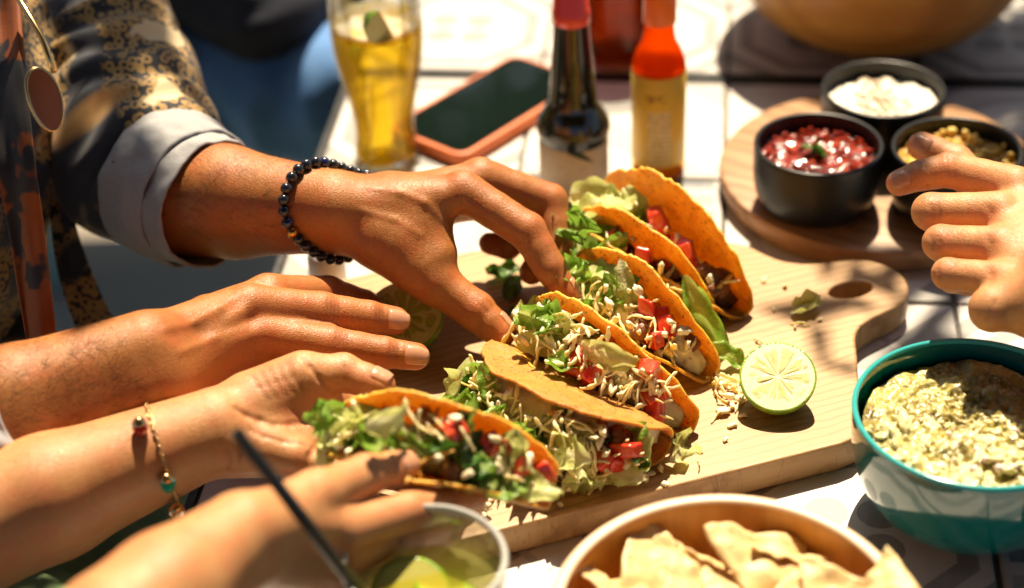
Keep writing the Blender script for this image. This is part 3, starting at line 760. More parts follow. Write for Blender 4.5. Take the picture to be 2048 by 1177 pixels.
def leafmat(name, c1, c2, rib, tr=0.45):
    t = NT(name); co = t.coord('Object'); n = t.noise(co, 130, 4)
    c = t.mix(t.ramp(n, [(.3, 0.), (.7, 1.)]), c1, c2)
    rv = t.attr('rib'); c = t.mix(t.ramp(rv, [(.1, 1.), (.55, 0.)]), c, rib)
    vein = t.vor(co, 330, 'DISTANCE_TO_EDGE'); c = t.mix(t.ramp(vein, [(.0, .55), (.07, 0.)]), c, rib)
    t.set(color=c, rough=0.34, normal=t.bump(t.math('ADD', t.ramp(vein, [(0., 0.), (.2, 1.)]), n), .35, .0008))
    tl = t.new('BsdfTranslucent'); t.l.new(c, tl.inputs[0]); m = t.new('MixShader'); m.inputs[0].default_value = tr
    t.l.new(t.b.outputs[0], m.inputs[1]); t.l.new(tl.outputs[0], m.inputs[2]); t.l.new(m.outputs[0], t.out.inputs['Surface']); return t.m
LET_P = leafmat('lettuce_pale', (0.52, 0.57, 0.12), (0.64, 0.66, 0.24), (0.78, 0.76, 0.46))
LET_G = leafmat('lettuce_green', (0.11, 0.29, 0.015), (0.26, 0.43, 0.045), (0.46, 0.54, 0.16))
LET_D = leafmat('herb_green', (0.022, 0.09, 0.008), (0.05, 0.16, 0.014), (0.16, 0.28, 0.05), .3)
t = NT('cheese'); co = t.coord(); t.set(color=t.mix(t.noise(co, 90, 3), (0.84, 0.67, 0.34), (0.88, 0.76, 0.47)), rough=0.42, sss=0.5, sssr=(1, .7, .35), ssss=0.004, normal=t.bump(t.noise(co, 500, 3), .2, .0005)); CHEESE = t.m
t = NT('cheddar'); co = t.coord(); t.set(color=t.mix(t.noise(co, 90, 3), (0.66, 0.34, 0.06), (0.72, 0.44, 0.11)), rough=0.42, sss=0.3, sssr=(1, .6, .2), ssss=0.003); CHEDDAR = t.m
t = NT('fresh_cheese'); co = t.coord(); t.set(color=t.mix(t.noise(co, 200, 3), (0.84, 0.73, 0.46), (0.88, 0.80, 0.57)), rough=0.55, sss=0.3, sssr=(1, .8, .5), ssss=0.003, normal=t.bump(t.noise(co, 700, 3), .3, .0006)); CRUMB = t.m
t = NT('tomato'); co = t.coord(); n = t.noise(co, 110, 4); sd = t.vor(co, 190)
c = t.mix(t.ramp(n, [(.35, 0.), (.7, 1.)]), (0.60, 0.026, 0.010), (0.70, 0.10, 0.035)); c = t.mix(t.ramp(sd, [(.05, .7), (.12, 0.)]), c, (0.66, 0.40, 0.14))
t.set(color=c, rough=0.22, sss=0.35, sssr=(1, .25, .1), ssss=0.004, coat=.3, normal=t.bump(n, .25, .001)); TOMATO = t.m
t = NT('seasoned_meat'); co = t.coord(); t.set(color=t.mix(t.noise(co, 160, 4), (0.12, 0.035, 0.012), (0.30, 0.11, 0.035)), rough=0.42, normal=t.bump(t.noise(co, 400, 4), .7, .0015)); MEAT = t.m

# ------------------------------------------------------------------ shared pieces
R_ = random.Random(11)
def shred(L, w, bend, twist, seed):
    n = 11; path = []; rad = []; rg = random.Random(int(seed * 31 + 7)); a = -bend / 2; b = 0.0; p = np.zeros(3)
    for i in range(n):
        path.append(tuple(p)); s = i / (n - 1) * 2 - 1
        rad.append(w * (0.8 + .28 * math.sin(i * 1.9 + seed)) * (1 - .5 * abs(s) ** 5))
        a += bend / n + rg.gauss(0, .16); b += rg.gauss(0, .22) * twist; p = p + np.array([math.cos(a) * math.cos(b), math.sin(b), math.sin(a)]) * L / n
    c = np.mean(path, 0); path = [tuple(np.array(q) - c) for q in path]
    v, f = tube(path, rad, 8, flat=.52); return v, f
SHREDS = {}
for nm, mt in (('c', CHEESE), ('o', CHEDDAR)):
    SHREDS[nm] = [mesh('cheese_shred', *shred(R_.uniform(16, 42), R_.uniform(1.6, 2.5), R_.uniform(-2.3, 2.3), R_.uniform(.3, .8), k + R_.random()), mt) for k in range(16)]
def blob(r, seed, amp=.3, sq=0.0, sub=2):
    v, f = icos(sub); o = []
    for p in v:
        q = np.array(p)
        if sq: q = np.sign(q) * np.abs(q) ** (1 - sq); q = q / max(1e-6, (np.abs(q) ** 4).sum() ** .25 if sq > .3 else np.linalg.norm(q))
        o.append(q * r * (1 + amp * nz(p, 1.3, seed) + amp * .5 * nz(p, 3, seed + 5)))
    return o, f
def grain(k):
    v, f = blob(R_.uniform(1.9, 2.9), k, .75, .25, 2); st = np.array([R_.uniform(1.2, 2.3), R_.uniform(.8, 1.2), R_.uniform(.5, .8)]); return [q * st for q in v], f
CRUMBS = [mesh('cheese_crumb', *grain(k), CRUMB) for k in range(10)]
def dice(a, seed):
    rg = random.Random(seed); bm = bmesh.new(); bmesh.ops.create_cube(bm, size=2.0)
    for v in bm.verts: v.co = Vector((v.co.x * a * rg.uniform(.8, 1.25), v.co.y * a * rg.uniform(.6, 1.0), v.co.z * a * rg.uniform(.55, .95))) + Vector((rg.uniform(-1, 1), rg.uniform(-1, 1), rg.uniform(-1, 1))) * a * .22
    bmesh.ops.bevel(bm, geom=bm.edges[:], offset=a * .36, segments=3, affect='EDGES', profile=.6)
    bmesh.ops.subdivide_edges(bm, edges=bm.edges[:], cuts=1, use_grid_fill=True)
    for v in bm.verts: v.co *= 1 + .08 * nz(v.co, .2, seed) + .03 * nz(v.co, .6, seed)
    r = [v.co[:] for v in bm.verts], [tuple(q.index for q in f.verts) for f in bm.faces]; bm.free(); return r
TOMS = [mesh('tomato_dice', *dice(R_.uniform(5.6, 7.6), k * 3 + 1), TOMATO) for k in range(7)]
MEATS = [mesh('meat_piece', *blob(R_.uniform(4.5, 7.5), k * 5 + 2, .5, .2, 2), MEAT) for k in range(5)]
def leaf(Lx, Ly, seed, ruffle=1.0, curl=1.0):
    nx, ny = (15, 9) if ruffle < 2 else (27, 13); v = []; f = []; rib = []
    for i in range(nx):
        for j in range(ny):
            u = i / (nx - 1) * 2 - 1; w = j / (ny - 1) * 2 - 1
            edge = 1 + .20 * nz((u * 1.6, w * 1.6, 0), 1.2, seed) + .07 * nz((u * 5, w * 5, 0), 1.4, seed + 3)
            x = u * Lx / 2 * edge * (1 - .25 * w * w); y = w * Ly / 2 * edge * (1 - .35 * u * u)
            rr = min(1, abs(w))
            z = ruffle * (rr ** 1.7) * Ly * .12 * math.sin(u * (5.5 if ruffle < 2 else 11) + seed + w * 2) + ruffle * Ly * .26 * nz((u * 1.1, w * 1.1, 0), 1.3, seed + 9)
            z += curl * (w * w) * Ly * .25 + .12 * Lx * curl * u * u * math.sin(seed)
            v.append((x, y, z)); rib.append(max(0.0, min(1.0, rr * .7 + .5 * (u + 1) / 2 + .15 * nz((u, w, 0), 2, seed))))
    for i in range(nx - 1):
        for j in range(ny - 1): a = i * ny + j; f.append((a, a + ny, a + ny + 1, a + 1))
    return v, f, rib
def leaf_mesh(Lx, Ly, seed, mat, **k):
    v, f, rib = leaf(Lx, Ly, seed, **k)
    m = mesh('lettuce_leaf', v, f, mat); a = m.attributes.new('rib', 'FLOAT', 'POINT'); a.data.foreach_set('value', rib); return m
LEAVES = {k: [leaf_mesh(R_.uniform(24, 38), R_.uniform(13, 21), q * 2.3 + i, mt, ruffle=R_.uniform(.7, 1.4), curl=R_.uniform(.3, 1.2)) for q in range(6)]
          for i, (k, mt) in enumerate((('p', LET_P), ('g', LET_G), ('d', LET_D)))}

# ------------------------------------------------------------------ tacos
def shell_geo(R, r, al, seed, flare=0.12):
    ns, nt = 70, 56; v = []; f = []; phi = math.pi / 2 - al
    for i in range(ns):
        s = (i / (ns - 1) * 2 - 1) * R * .992
        Rs = R * (1 + .03 * nz((s * .05, 0, 0), 1, seed) + .02 * nz((s * .22, 0, 0), 1, seed + 1))
        half = math.sqrt(max(Rs * Rs - s * s, 16))
        for j in range(nt):
            tt = j / (nt - 1) * 2 - 1; q = tt * half * (1 +   .022 * nz((s * .12, tt, 3), 1, seed) + .022 * nz((s * .45, (1 if tt > 0 else -1) * 2, 3), 1, seed)); sg = 1 if q >= 0 else -1; aq = abs(q)
            if aq < r * phi: a = aq / r; y = r * math.sin(a); z = r - r * math.cos(a)
            else:
                e = aq - r * phi; y0 = r * math.sin(phi); z0 = r - r * math.cos(phi)
                y = y0 + math.sin(al) * e + flare * e * e / 60 * .6; z = z0 + math.cos(al) * e
            bump = 1.5 * nz((s * .05, q * .05, 1), 1, seed) + .8 * nz((s * .14, q * .14, 1), 1, seed + 2) + .35 * nz((s * .4, q * .4, 1), 1, seed + 4)
            bow = (2.2 + 2.5 * nz((sg * 3, seed, 0), .7, 1)) * math.cos(s / R * 1.4 + .5 * nz((sg, seed, 2), .9, 2)) + 1.6 * nz((s * .025, sg * 4, seed), 1, 3) * aq / 30
            v.append((s, sg * (y + bump + bow - 1.2), z + .6 * nz((s * .08, q * .08, 5), 1, seed)))
    for i in range(ns - 1):
        for j in range(nt - 1): a = i * nt + j; f.append((a, a + nt, a + nt + 1, a + 1))
    return v, f
def frame(A, B, e):
    """axis from A to B, opening leaning to the near left and rising e degrees"""
    u = Vector(unit(B - A)); up = Vector((0, 0, 1)); h = u.cross(up).normalized()          # to the near left
    if h.y > 0: h = -h
    up2 = u.cross(h).normalized(); up2 = up2 if up2.z > 0 else -up2
    w = (h * math.cos(math.radians(e)) + up2 * math.sin(math.radians(e))).normalized()
    return Matrix((u, w.cross(u), w)).transposed()
def rrot(rg, flat=0.6):
    return (Matrix.Rotation(rg.uniform(0, 6.283), 3, 'Z') @ Matrix.Rotation(rg.gauss(0, flat), 3, 'Y') @ Matrix.Rotation(rg.gauss(0, flat), 3, 'X')).to_quaternion()
def taco(A, B, e_near, e_far, seed, label, R=78, r=10, mix=None, lift=0.0, group='tacos', bed=0.0, meat=.5, smat=None):
    A = np.array(A); B = np.array(B); R = float(np.linalg.norm(B - A)) / 2 + 1.0; al = math.radians(abs(e_far - e_near) / 2); e = (e_near + e_far) / 2
    M = frame(A, B, e); mid = Vector((A + B) / 2); w = M.col[2]
    root = empty('taco', mid - w * r + Vector((0, 0, lift)), M, label=label, cat='taco', group=group)
    sh = link('shell', mesh('shell', *shell_geo(R, r, al, seed), smat or SHELL), root); solidify(sh, 1.7, 0)
    rg = random.Random(seed * 17 + 3); phi = math.pi / 2 - al
    def Hx(x): return max(4.0, (math.sqrt(max(R * R - x * x, 1)) - r * phi) * math.cos(al) + r)
    def hw(z, x=0): return max(2.0, (r + (z - r) * math.tan(al) if z > r else math.sqrt(max(r * r - (r - z) ** 2, 1))) - 2.4)
    # meat bed that fills the fold
    v = []; f = []; n, m = 26, 10
    for i in range(n):
        x = (i / (n - 1) * 2 - 1) * R * .84; H = Hx(x) * meat * (1 - .95 * abs(i / (n - 1) * 2 - 1) ** 5)
        for j in range(m):
            a = j / m * 2 * math.pi; zz = H * (.5 + .5 * math.sin(a)) + 2.2 + 1.5 * nz((x * .2, a, 0), 1, seed); v.append((x, hw(max(zz, 3)) * .98 * math.cos(a) * (0.75 + .25 * abs(math.cos(a))), max(2.0, zz)))
    for i in range(n - 1):
        for j in range(m): a = i * m + j; b = i * m + (j + 1) % m; f.append((a, b, b + m, a + m))
    f.append(tuple(range(m))); f.append(tuple((n - 1) * m + m - 1 - j for j in range(m)))
    link('meat_filling', mesh('meat_filling', v, f, MEAT), root)
    if bed:                                             # matted cheese lying on the meat
        v = []; f = []; n, m = 90, 30
        for i in range(n):
            x = (i / (n - 1) * 2 - 1) * R * .88; H = Hx(x) * bed * (1 - .93 * abs(i / (n - 1) * 2 - 1) ** 6)
            for j in range(m):
                a = j / m * 2 * math.pi; zz = H * (.62 + .38 * math.sin(a)); w_ = hw(max(zz, 3)) * .96 * math.cos(a) * (0.8 + .2 * abs(math.cos(a)))
                k_ = nz((x * .22, w_ * .22, zz * .22), 1, seed + 9) * 4.5 + nz((x * .6, w_ * .6, zz * .6), 1, seed + 3) * 2.6
                v.append((x, w_, max(3.0, zz + k_ * (.3 + .7 * max(0, math.sin(a))))))
        for i in range(n - 1):
            for j in range(m): a = i * m + j; b = i * m + (j + 1) % m; f.append((a, b, b + m, a + m))
        f.append(tuple(range(m))); f.append(tuple((n - 1) * m + m - 1 - j for j in range(m)))
        link('cheese_bed', mesh('cheese_bed', v, f, CRUMB), root)
    def put(name, ms, k, x0, x1, z0, z1, sc=(.85, 1.2), flat=.6, yb=0.0, ymul=.92):
        for _ in range(k):
            x = rg.uniform(x0, x1) * R; H = Hx(x); z = H * rg.uniform(z0, z1) + (rg.uniform(0, 6) if z1 > .95 else 0)
            y = rg.uniform(-1, 1) * hw(min(z, H)) * ymul + yb
            link(name, ms[rg.randrange(len(ms))], root, loc=(x, y, z), rot=rrot(rg, flat), scale=rg.uniform(*sc))
    for it in mix: put(*it)
    return root
def pz(x, y, Z=31): return at(x, y, Z)
def std(cx0=-.85, cx1=.85, cheese=40, crumbs=40, pale=8, green=5, dark=2, tom=6, tx=(.15, .75), meat=4, mx=(.3, .85), ched=6, lx=(-.85, .5), z0=.70, z1=.96, yb=0.0):
    return [('lettuce_leaf', LEAVES['p'], pale, *lx, z0 - .12, z1 - .06, (.8, 1.1), .5, yb, .8), ('lettuce_leaf', LEAVES['g'], green, *lx, z0 - .08, z1 - .04, (.75, 1.05), .5, yb, .8), ('lettuce_leaf', LEAVES['d'], dark, *lx, z0 - .08, z1 - .08, (.65, .9), .5, yb, .8),
            ('meat_piece', MEATS, meat, *mx, z0 - .2, z1 - .15), ('tomato_dice', TOMS, tom, *tx, z0 - .04, z1 - .08, (.85, 1.15), .6, yb, .8),
            ('cheese_crumb', CRUMBS, crumbs, cx0, cx1, z0, z1, (.6, 1.15), .8, yb), ('cheese_shred', SHREDS['c'], cheese, cx0, cx1, z0, z1 - .02, (.75, 1.15), .22, yb, .8), ('cheese_shred', SHREDS['o'], ched, cx0, cx1, z0 - .1, z1 - .05, (.75, 1.1), .22, yb, .8)]
GT = 'tacos on the cutting board'
T6 = taco(pz(1182, 430), pz(1484, 612), 47, 74, 6, 'rearmost taco on the board, showing diced tomato and lettuce inside its upright shell', group=GT, mix=std(cheese=8, crumbs=14, pale=13, green=3, dark=1, tom=15, tx=(-.1, .55), meat=9, mx=(.3, .8), lx=(-.85, -.05), z0=.50, z1=.80, yb=-2), meat=.42)
T5 = taco(pz(1120, 490), pz(1412, 632), 47, 70, 5, 'second taco from the back, topped with a bright green lettuce leaf', group=GT, mix=std(cheese=12, crumbs=18, pale=8, green=8, dark=2, tom=2, meat=3, lx=(-.85, .0), z0=.55, z1=.86, yb=-2), meat=.42, bed=.55)
T4 = taco(pz(1128, 572), pz(1416, 738), 46, 70, 4, 'middle taco with long cheese shreds and a frilly green leaf, touched by a fingertip', group=GT, mix=std(cheese=44, crumbs=60, pale=13, green=5, dark=1, tom=4, tx=(.1, .9), lx=(-.85, .3), z0=.60, z1=.92, yb=-2), meat=.45, bed=.70)
T3 = taco(pz(1044, 664), pz(1374, 846), 45, 64, 3, 'taco heaped with cheese shreds and tomato, pinched between thumb and finger', group=GT, mix=std(cheese=96, crumbs=60, pale=9, green=4, dark=2, tom=15, tx=(.05, .9), meat=2, ched=3, lx=(-.9, .25), z0=.76, z1=.99), bed=.84)
T2 = taco(pz(966, 718, 44), pz(1320, 894, 37), -4, 22, 2, 'taco toppled on its side with cheese and lettuce spilling towards the camera', group=GT, mix=std(cheese=110, crumbs=50, pale=10, green=5, dark=6, tom=3, tx=(.5, .9), ched=12, lx=(-.95, .9), z0=.82, z1=1.03) + [('cheese_shred', SHREDS['c'], 46, -.35, .92, .98, 1.10, (.8, 1.25), .3, -7, .6), ('cheese_crumb', CRUMBS, 30, -.3, .9, .98, 1.10, (.7, 1.3), .8, -6, .7), ('lettuce_leaf', LEAVES['d'], 4, -.95, -.6, .98, 1.1, (.7, 1.), .5, -5, .7), ('lettuce_leaf', LEAVES['p'], 4, .6, .95, .98, 1.1, (.8, 1.1), .5, -5, .7)], r=12, bed=.88, smat=SHELL_T)
T1 = taco(pz(652, 862, 88), pz(1106, 972, 68), 46, 59, 1, 'taco held up in both hands by the person in front, blurred fillings on top', group='tacos', mix=std(cheese=18, crumbs=22, pale=14, green=9, dark=4, tom=7, tx=(.1, .95), meat=7, mx=(-.6, .3), lx=(-.95, .8), z0=.76, z1=1.0), r=13, bed=.72)

def on_taco(root, nm, m, loc, rot, sc): link(nm, m, root, loc=loc, rot=E_(*rot), scale=sc)
E_ = lambda x, y, z: (Matrix.Rotation(z, 3, 'Z') @ Matrix.Rotation(y, 3, 'Y') @ Matrix.Rotation(x, 3, 'X')).to_quaternion()
FR = [leaf_mesh(27, 17, 3.3 + k * 2.1, LET_G, ruffle=2.6, curl=.6) for k in range(3)]
on_taco(T4, 'lettuce_leaf', FR[0], (-22, -2, 66), (.3, .3, .4), 1.0); on_taco(T4, 'lettuce_leaf', FR[1], (-34, -3, 60), (-.3, .2, 1.4), .9)
on_taco(T5, 'lettuce_leaf', FR[1], (-14, -2, 66), (.2, -.3, .2), 1.05); on_taco(T5, 'lettuce_leaf', FR[2], (-30, 0, 62), (.5, .2, 1.2), .9)
on_taco(T3, 'lettuce_leaf', FR[2], (-20, 2, 67), (.4, .1, .1), .95); on_taco(T3, 'lettuce_leaf', LEAVES['p'][2], (30, 4, 62), (.5, .2, .2), 1.0)
for k_, q_ in enumerate(((-38, 2, 64), (-14, 4, 68), (10, 3, 67), (34, 4, 60), (-52, 1, 52))): on_taco(T2, 'lettuce_leaf', (FR + LEAVES['p'])[k_], q_, (.2 * k_, .3 - .1 * k_, k_ * 1.1), .95)
on_taco(T6, 'lettuce_leaf', LEAVES['p'][0], (-40, -2, 54), (.3, .2, .5), 1.2); on_taco(T6, 'lettuce_leaf', LEAVES['p'][4], (-24, -3, 58), (-.2, .3, 1.2), 1.2)
on_taco(T1, 'lettuce_leaf', FR[0], (-60, 0, 46), (.9, -.5, .3), .8); on_taco(T1, 'lettuce_leaf', LEAVES['p'][5], (-22, 2, 72), (1.2, .8, .9), 1.1)
# ------------------------------------------------------------------ limes
def lime_flesh(name, pale):
    t = NT(name); co = t.coord(); n = t.noise(t.mapp(co, (1, 1, 1)), 260, 4)
    X = t.sep(co); rr_ = t.math('SQRT', t.math('ADD', t.math('MULTIPLY', X[0], X[0]), t.math('MULTIPLY', X[1], X[1])))
    pol = t.comb(t.math('MULTIPLY', t.math('ARCTAN2', X[1], X[0]), 7.0), t.math('MULTIPLY', rr_, 130), 0.0); v = t.vor(pol, 1.0, 'SMOOTH_F1'); c = t.mix(t.ramp(v, [(.1, 0.), (.7, 1.)]), pale[0], pale[1])
    t.set(color=c, rough=0.2, sss=0.45, sssr=(1, .9, .4), ssss=0.005, normal=t.bump(t.math('ADD', v, n), .4, .0012), coat=.3); return t.m
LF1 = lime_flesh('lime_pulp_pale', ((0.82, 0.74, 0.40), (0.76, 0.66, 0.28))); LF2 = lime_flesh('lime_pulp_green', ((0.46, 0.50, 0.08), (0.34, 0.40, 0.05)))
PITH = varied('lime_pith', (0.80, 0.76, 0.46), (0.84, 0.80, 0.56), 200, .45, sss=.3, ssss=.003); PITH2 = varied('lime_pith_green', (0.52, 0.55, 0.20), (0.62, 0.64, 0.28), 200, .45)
def lime_half(loc, normal, R, label, fm, pm, deep=.92, spin=0.3):
    nrm = Vector(normal).normalized(); rot = nrm.to_track_quat('Z', 'Y').to_matrix() @ Matrix.Rotation(spin, 3, 'Z')
    root = empty('lime_half', loc, rot, label=label, cat='lime', group='lime halves')
    prof = [(R * math.cos(a) * 1.0, -R * deep * math.sin(a) ** .92 if a > 0 else 0) for a in np.linspace(0, math.pi / 2, 14)]
    prof = [(R - 1.2, .25), (R - .3, .2)] + prof[:-1] + [(2.2, -R * deep), (1.2, -R * deep - 1.0), (0.01, -R * deep - 1.2)]
    v, f = lathe(prof, 48); v = [tuple(np.array(p) * (1 + .012 * nz(p, .12, 2))) for p in v]
    link('rind', mesh('rind', v, f, LIMER), root)
    link('pith', mesh('pith', *lathe([(R - 1.0, .2), (R - 2.4, .3), (0.01, -.2)], 48), pm), root)
    ns = 10; rg = random.Random(5); ws = [rg.uniform(.65, 1.4) for _ in range(ns)]; tw = sum(ws); acc_ = [sum(ws[:q]) / tw for q in range(ns)]
    for k in range(ns):
        a0 = 2 * math.pi * (acc_[k] + ws[k] / tw / 2); da = math.pi * ws[k] / tw * .965; pts = []; N = 7
        rin = R * .07; rout = R - 2.1; v = []; f = []
        for i in range(N + 1):
            for j in range(N + 1):
                uu = i / N; ww = j / N * 2 - 1
                rr = rin + (rout - rin) * uu; wid = da * (1 - .12 * (1 - uu)) * min(1, (uu * 5 + .25)) * (1 - .45 * max(0, uu - .85) / .15 * abs(ww) ** 3)
                a = a0 + ww * wid; a += .05 * nz((rr * .25, k * 3.1, ww * .4), 1, 4); e = min(1, uu * 6) * min(1, (1 - uu) * 6) * (1 - abs(ww) ** 6)
                x, y = rr * math.cos(a), rr * math.sin(a)
                v.append((x, y, -.1 + .45 * e + .6 * nz((x, y, 0), .3, k) * e - .5 * e * max(0, nz((x, y, 3), .12, 8))))
        for i in range(N):
            for j in range(N): a = i * (N + 1) + j; f.append((a, a + N + 1, a + N + 2, a + 1))
        link('segment', mesh('segment', v, f, fm), root)
    return root
q = at(1556, 754, 20 + 22)
lime_half(q, (-.08, -.50, .86), 22.2, 'squeezed pale lime half standing in the sun at the board\'s right end', LF1, PITH, deep=.95)
q = at(806, 634, 20 + 22)
lime_half(q, (-.10, -.42, .85), 25, 'green lime half in shade behind the outstretched fingers', LF2, PITH2, deep=.9, spin=.9)

# ------------------------------------------------------------------ crumbs and leaves on the board
def scrap(name, m, px_, Z, rot, scale, label, cat, group):
    q = at(*px_, Z); o = link(name, m, loc=q, rot=rot, scale=scale); tag(o, label, cat, group); return o
E_ = lambda x, y, z: (Matrix.Rotation(z, 3, 'Z') @ Matrix.Rotation(y, 3, 'Y') @ Matrix.Rotation(x, 3, 'X')).to_quaternion()
scrap('lettuce_leaf', LEAVES['p'][1], (1612, 612), 24, E_(.25, -.2, .5), .85, 'loose pale lettuce scrap beside the board handle', 'lettuce', 'loose scraps on the board')
scrap('lettuce_leaf', LEAVES['g'][2], (1412, 640), 40, E_(1.0, .9, -.9), 1.5, 'long green lettuce leaf hanging out of the middle taco', 'lettuce', 'loose scraps on the board')
scrap('lettuce_leaf', LEAVES['g'][4], (1462, 712), 28, E_(.5, .5, -.3), 1.0, 'frilly green leaf end lying on the board left of the lime', 'lettuce', 'loose scraps on the board')
scrap('herb_leaf', LEAVES['d'][0], (1004, 548), 23, E_(.2, .2, .4), .75, 'upper of two dark herb leaves lying under the pinching hand', 'herb', 'loose scraps on the board')
scrap('herb_leaf', LEAVES['d'][3], (1024, 580), 23, E_(.1, -.3, 1.3), .8, 'lower of two dark herb leaves lying under the pinching hand', 'herb', 'loose scraps on the board')
scrap('herb_leaf', LEAVES['d'][2], (1160, 425), 30, E_(.4, .1, .2), 1.1, 'dark green herb sprig behind the far taco at the sauce bottle foot', 'herb', 'loose scraps on the board')
scrap('lettuce_leaf', LEAVES['p'][3], (1358, 900), 24, E_(.9, .2, 1.2), 1.1, 'pale lettuce scrap in the sun at the toppled taco\'s end', 'lettuce', 'loose scraps on the board')
scrap('lettuce_leaf', LEAVES['d'][4], (1055, 640), 40, E_(.6, .5, .3), .9, 'dark leaf sticking out behind the thumb tip', 'lettuce', 'loose scraps on the board')
rg = random.Random(21)
def heap(cx, cy, n, sx, sy, label, ms, nm, cat, zt=8):
    for k in range(n):
        x = rg.gauss(cx, sx); y = rg.gauss(cy, sy); d = math.hypot((x - cx) / sx, (y - cy) / sy)
        scrap(nm, ms[rg.randrange(len(ms))], (x, y), 21.8 + max(0, zt * (1 - d / 1.6)) * rg.random(), rrot(rg, .25), rg.uniform(.5, .95), label, cat, label)
heap(1458, 775, 16, 24, 24, 'cheese shred in the small heap left of the squeezed lime', SHREDS['c'], 'cheese_shred', 'cheese', 10)
heap(1458, 800, 10, 22, 20, 'cheese crumb in the small heap left of the squeezed lime', CRUMBS, 'cheese_crumb', 'cheese', 8)
heap(958, 1012, 22, 20, 14, 'cheese crumb in the little pile at the board\'s near left end', CRUMBS, 'cheese_crumb', 'cheese', 9)
heap(938, 765, 10, 18, 18, 'cheese crumb lying in shade behind the held taco', CRUMBS, 'cheese_crumb', 'cheese', 7)
heap(1235, 935, 14, 60, 10, 'cheese crumb fallen in front of the toppled taco', CRUMBS, 'cheese_crumb', 'cheese', 5)
heap(1225, 930, 8, 50, 9, 'cheese shred fallen in front of the toppled taco', SHREDS['c'], 'cheese_shred', 'cheese', 6)
for (x, y) in ((1528, 563), (1570, 573), (1548, 620), (1513, 682), (1590, 655), (1497, 590), (1640, 640), (1330, 968), (1450, 880), (1120, 1010), (1180, 985)):
    scrap('cheese_crumb', CRUMBS[rg.randrange(10)], (x, y), 21.6, rrot(rg), .5, 'single cheese crumb scattered on the bare board', 'cheese', 'scattered crumbs')
for (x, y) in ((1600, 648), (1520, 684), (1395, 925)):
    scrap('cheese_shred', SHREDS['c'][rg.randrange(16)], (x, y), 21.8, rrot(rg, .1), .6, 'short cheese shred scattered on the bare board', 'cheese', 'scattered shreds')

# ------------------------------------------------------------------ dips
def dip_surface(R, z, amp, seed, scale=.12, n=30, m=84, hump=0, rough2=.0):
    v = [(0, 0, z)]; f = []
    for i in range(1, n + 1):
        for j in range(m):
            a = 2 * math.pi * j / m; r = R * i / n; x, y = r * math.cos(a), r * math.sin(a)
            h = amp * (nz((x, y, 0), scale, seed) + .6 * nz((x, y, 0), scale * 2.3, seed + 1) + .4 * nz((x, y, 0), scale * 5, seed + 2)) + rough2 * nz((x, y, 0), scale * 9, seed + 4)
            v.append((x, y, z + h * (1 - .5 * (i / n) ** 4) + hump * (1 - (i / n) ** 2)))
    v[0] = (0, 0, z + hump + amp * nz((0, 0, 0), scale, seed))
    for j in range(m): f.append((0, 1 + j, 1 + (j + 1) % m))
    for i in range(n - 1):
        for j in range(m):
            a = 1 + i * m + j; b = 1 + i * m + (j + 1) % m; f.append((a, a + m, b + m, b))
    o = len(v)
    for j in range(m): x, y, zz = v[1 + (n - 1) * m + j]; v.append((x * .93, y * .93, z - 16))
    for j in range(m): f.append((1 + (n - 1) * m + j, o + j, o + (j + 1) % m, 1 + (n - 1) * m + (j + 1) % m))
    f.append(tuple(o + m - 1 - j for j in range(m))); return v, f
t = NT('guacamole'); co = t.coord(); n = t.noise(co, 45, 5, .6); m_ = t.noise(co, 260, 4)
c = t.mix(t.ramp(n, [(.35, 0.), (.62, 1.)]), (0.13, 0.09, 0.012), (0.50, 0.43, 0.13)); c = t.mix(t.ramp(m_, [(.5, 0.), (.72, .8)]), c, (0.74, 0.69, 0.44))
t.set(color=c, rough=0.24, sss=.25, sssr=(1, .9, .3), ssss=.003, coat=.2, normal=t.bump(t.math('ADD', m_, t.vor(co, 300)), .6, .0016)); GUAC = t.m
t = NT('avocado_mash'); co = t.coord(); t.set(color=t.mix(t.noise(co, 120, 4), (0.66, 0.58, 0.24), (0.78, 0.72, 0.46)), rough=0.3, sss=.3, sssr=(1, .9, .3), ssss=.003, normal=t.bump(t.noise(co, 600, 3), .4, .0008)); AVO = t.m
ONION = varied('red_onion', (0.66, 0.42, 0.42), (0.80, 0.70, 0.66), 200, .3)
groot = empty('guacamole', (GB[0], GB[1], 0), label='chunky pale green guacamole heaped in the teal bowl', cat='dip')
link('mash', mesh('mash', *dip_surface(59.5, 60, 6, 4, .05, 56, 150, 2, 2.6), GUAC), groot)
def lump(a, k):
    v, f = blob(a, k, .8, .3, 3); st = np.array([R_.uniform(1., 1.5), R_.uniform(.8, 1.1), R_.uniform(.5, .8)]); return [q * st * (1 + .12 * nz(q, 1.1, k)) for q in v], f
AV = [mesh('avocado_chunk', *lump(R_.uniform(2.6, 5.2), k + 30), AVO) for k in range(8)]; ON = [mesh('onion_piece', *blob(R_.uniform(2, 3), k + 60, .3, .3, 1), ONION) for k in range(3)]
rg2 = random.Random(4)
for k in range(130):
    a = rg2.uniform(math.pi * .92, math.pi * 2.06); r = 58 * math.sqrt(rg2.uniform(.04, 1)); x, y = r * math.cos(a) + rg2.gauss(0, 2), r * math.sin(a)
    if math.hypot(x, y) > 58.5: continue
    h = 6 * (nz((x, y, 0), .05, 4) + .6 * nz((x, y, 0), .115, 5))
    link('avocado_chunk', AV[rg2.randrange(8)], groot, loc=(x, y, 59.6 + h * .9 + rg2.uniform(-1.2, 1.4)), rot=rrot(rg2), scale=rg2.uniform(.6, 1.15))
for k in range(9):
    a = rg2.uniform(math.pi, math.pi * 2); r = rg2.uniform(15, 50); link('onion_piece', ON[k % 3], groot, loc=(r * math.cos(a), r * math.sin(a), 63.5), rot=rrot(rg2), scale=rg2.uniform(.7, 1.1))
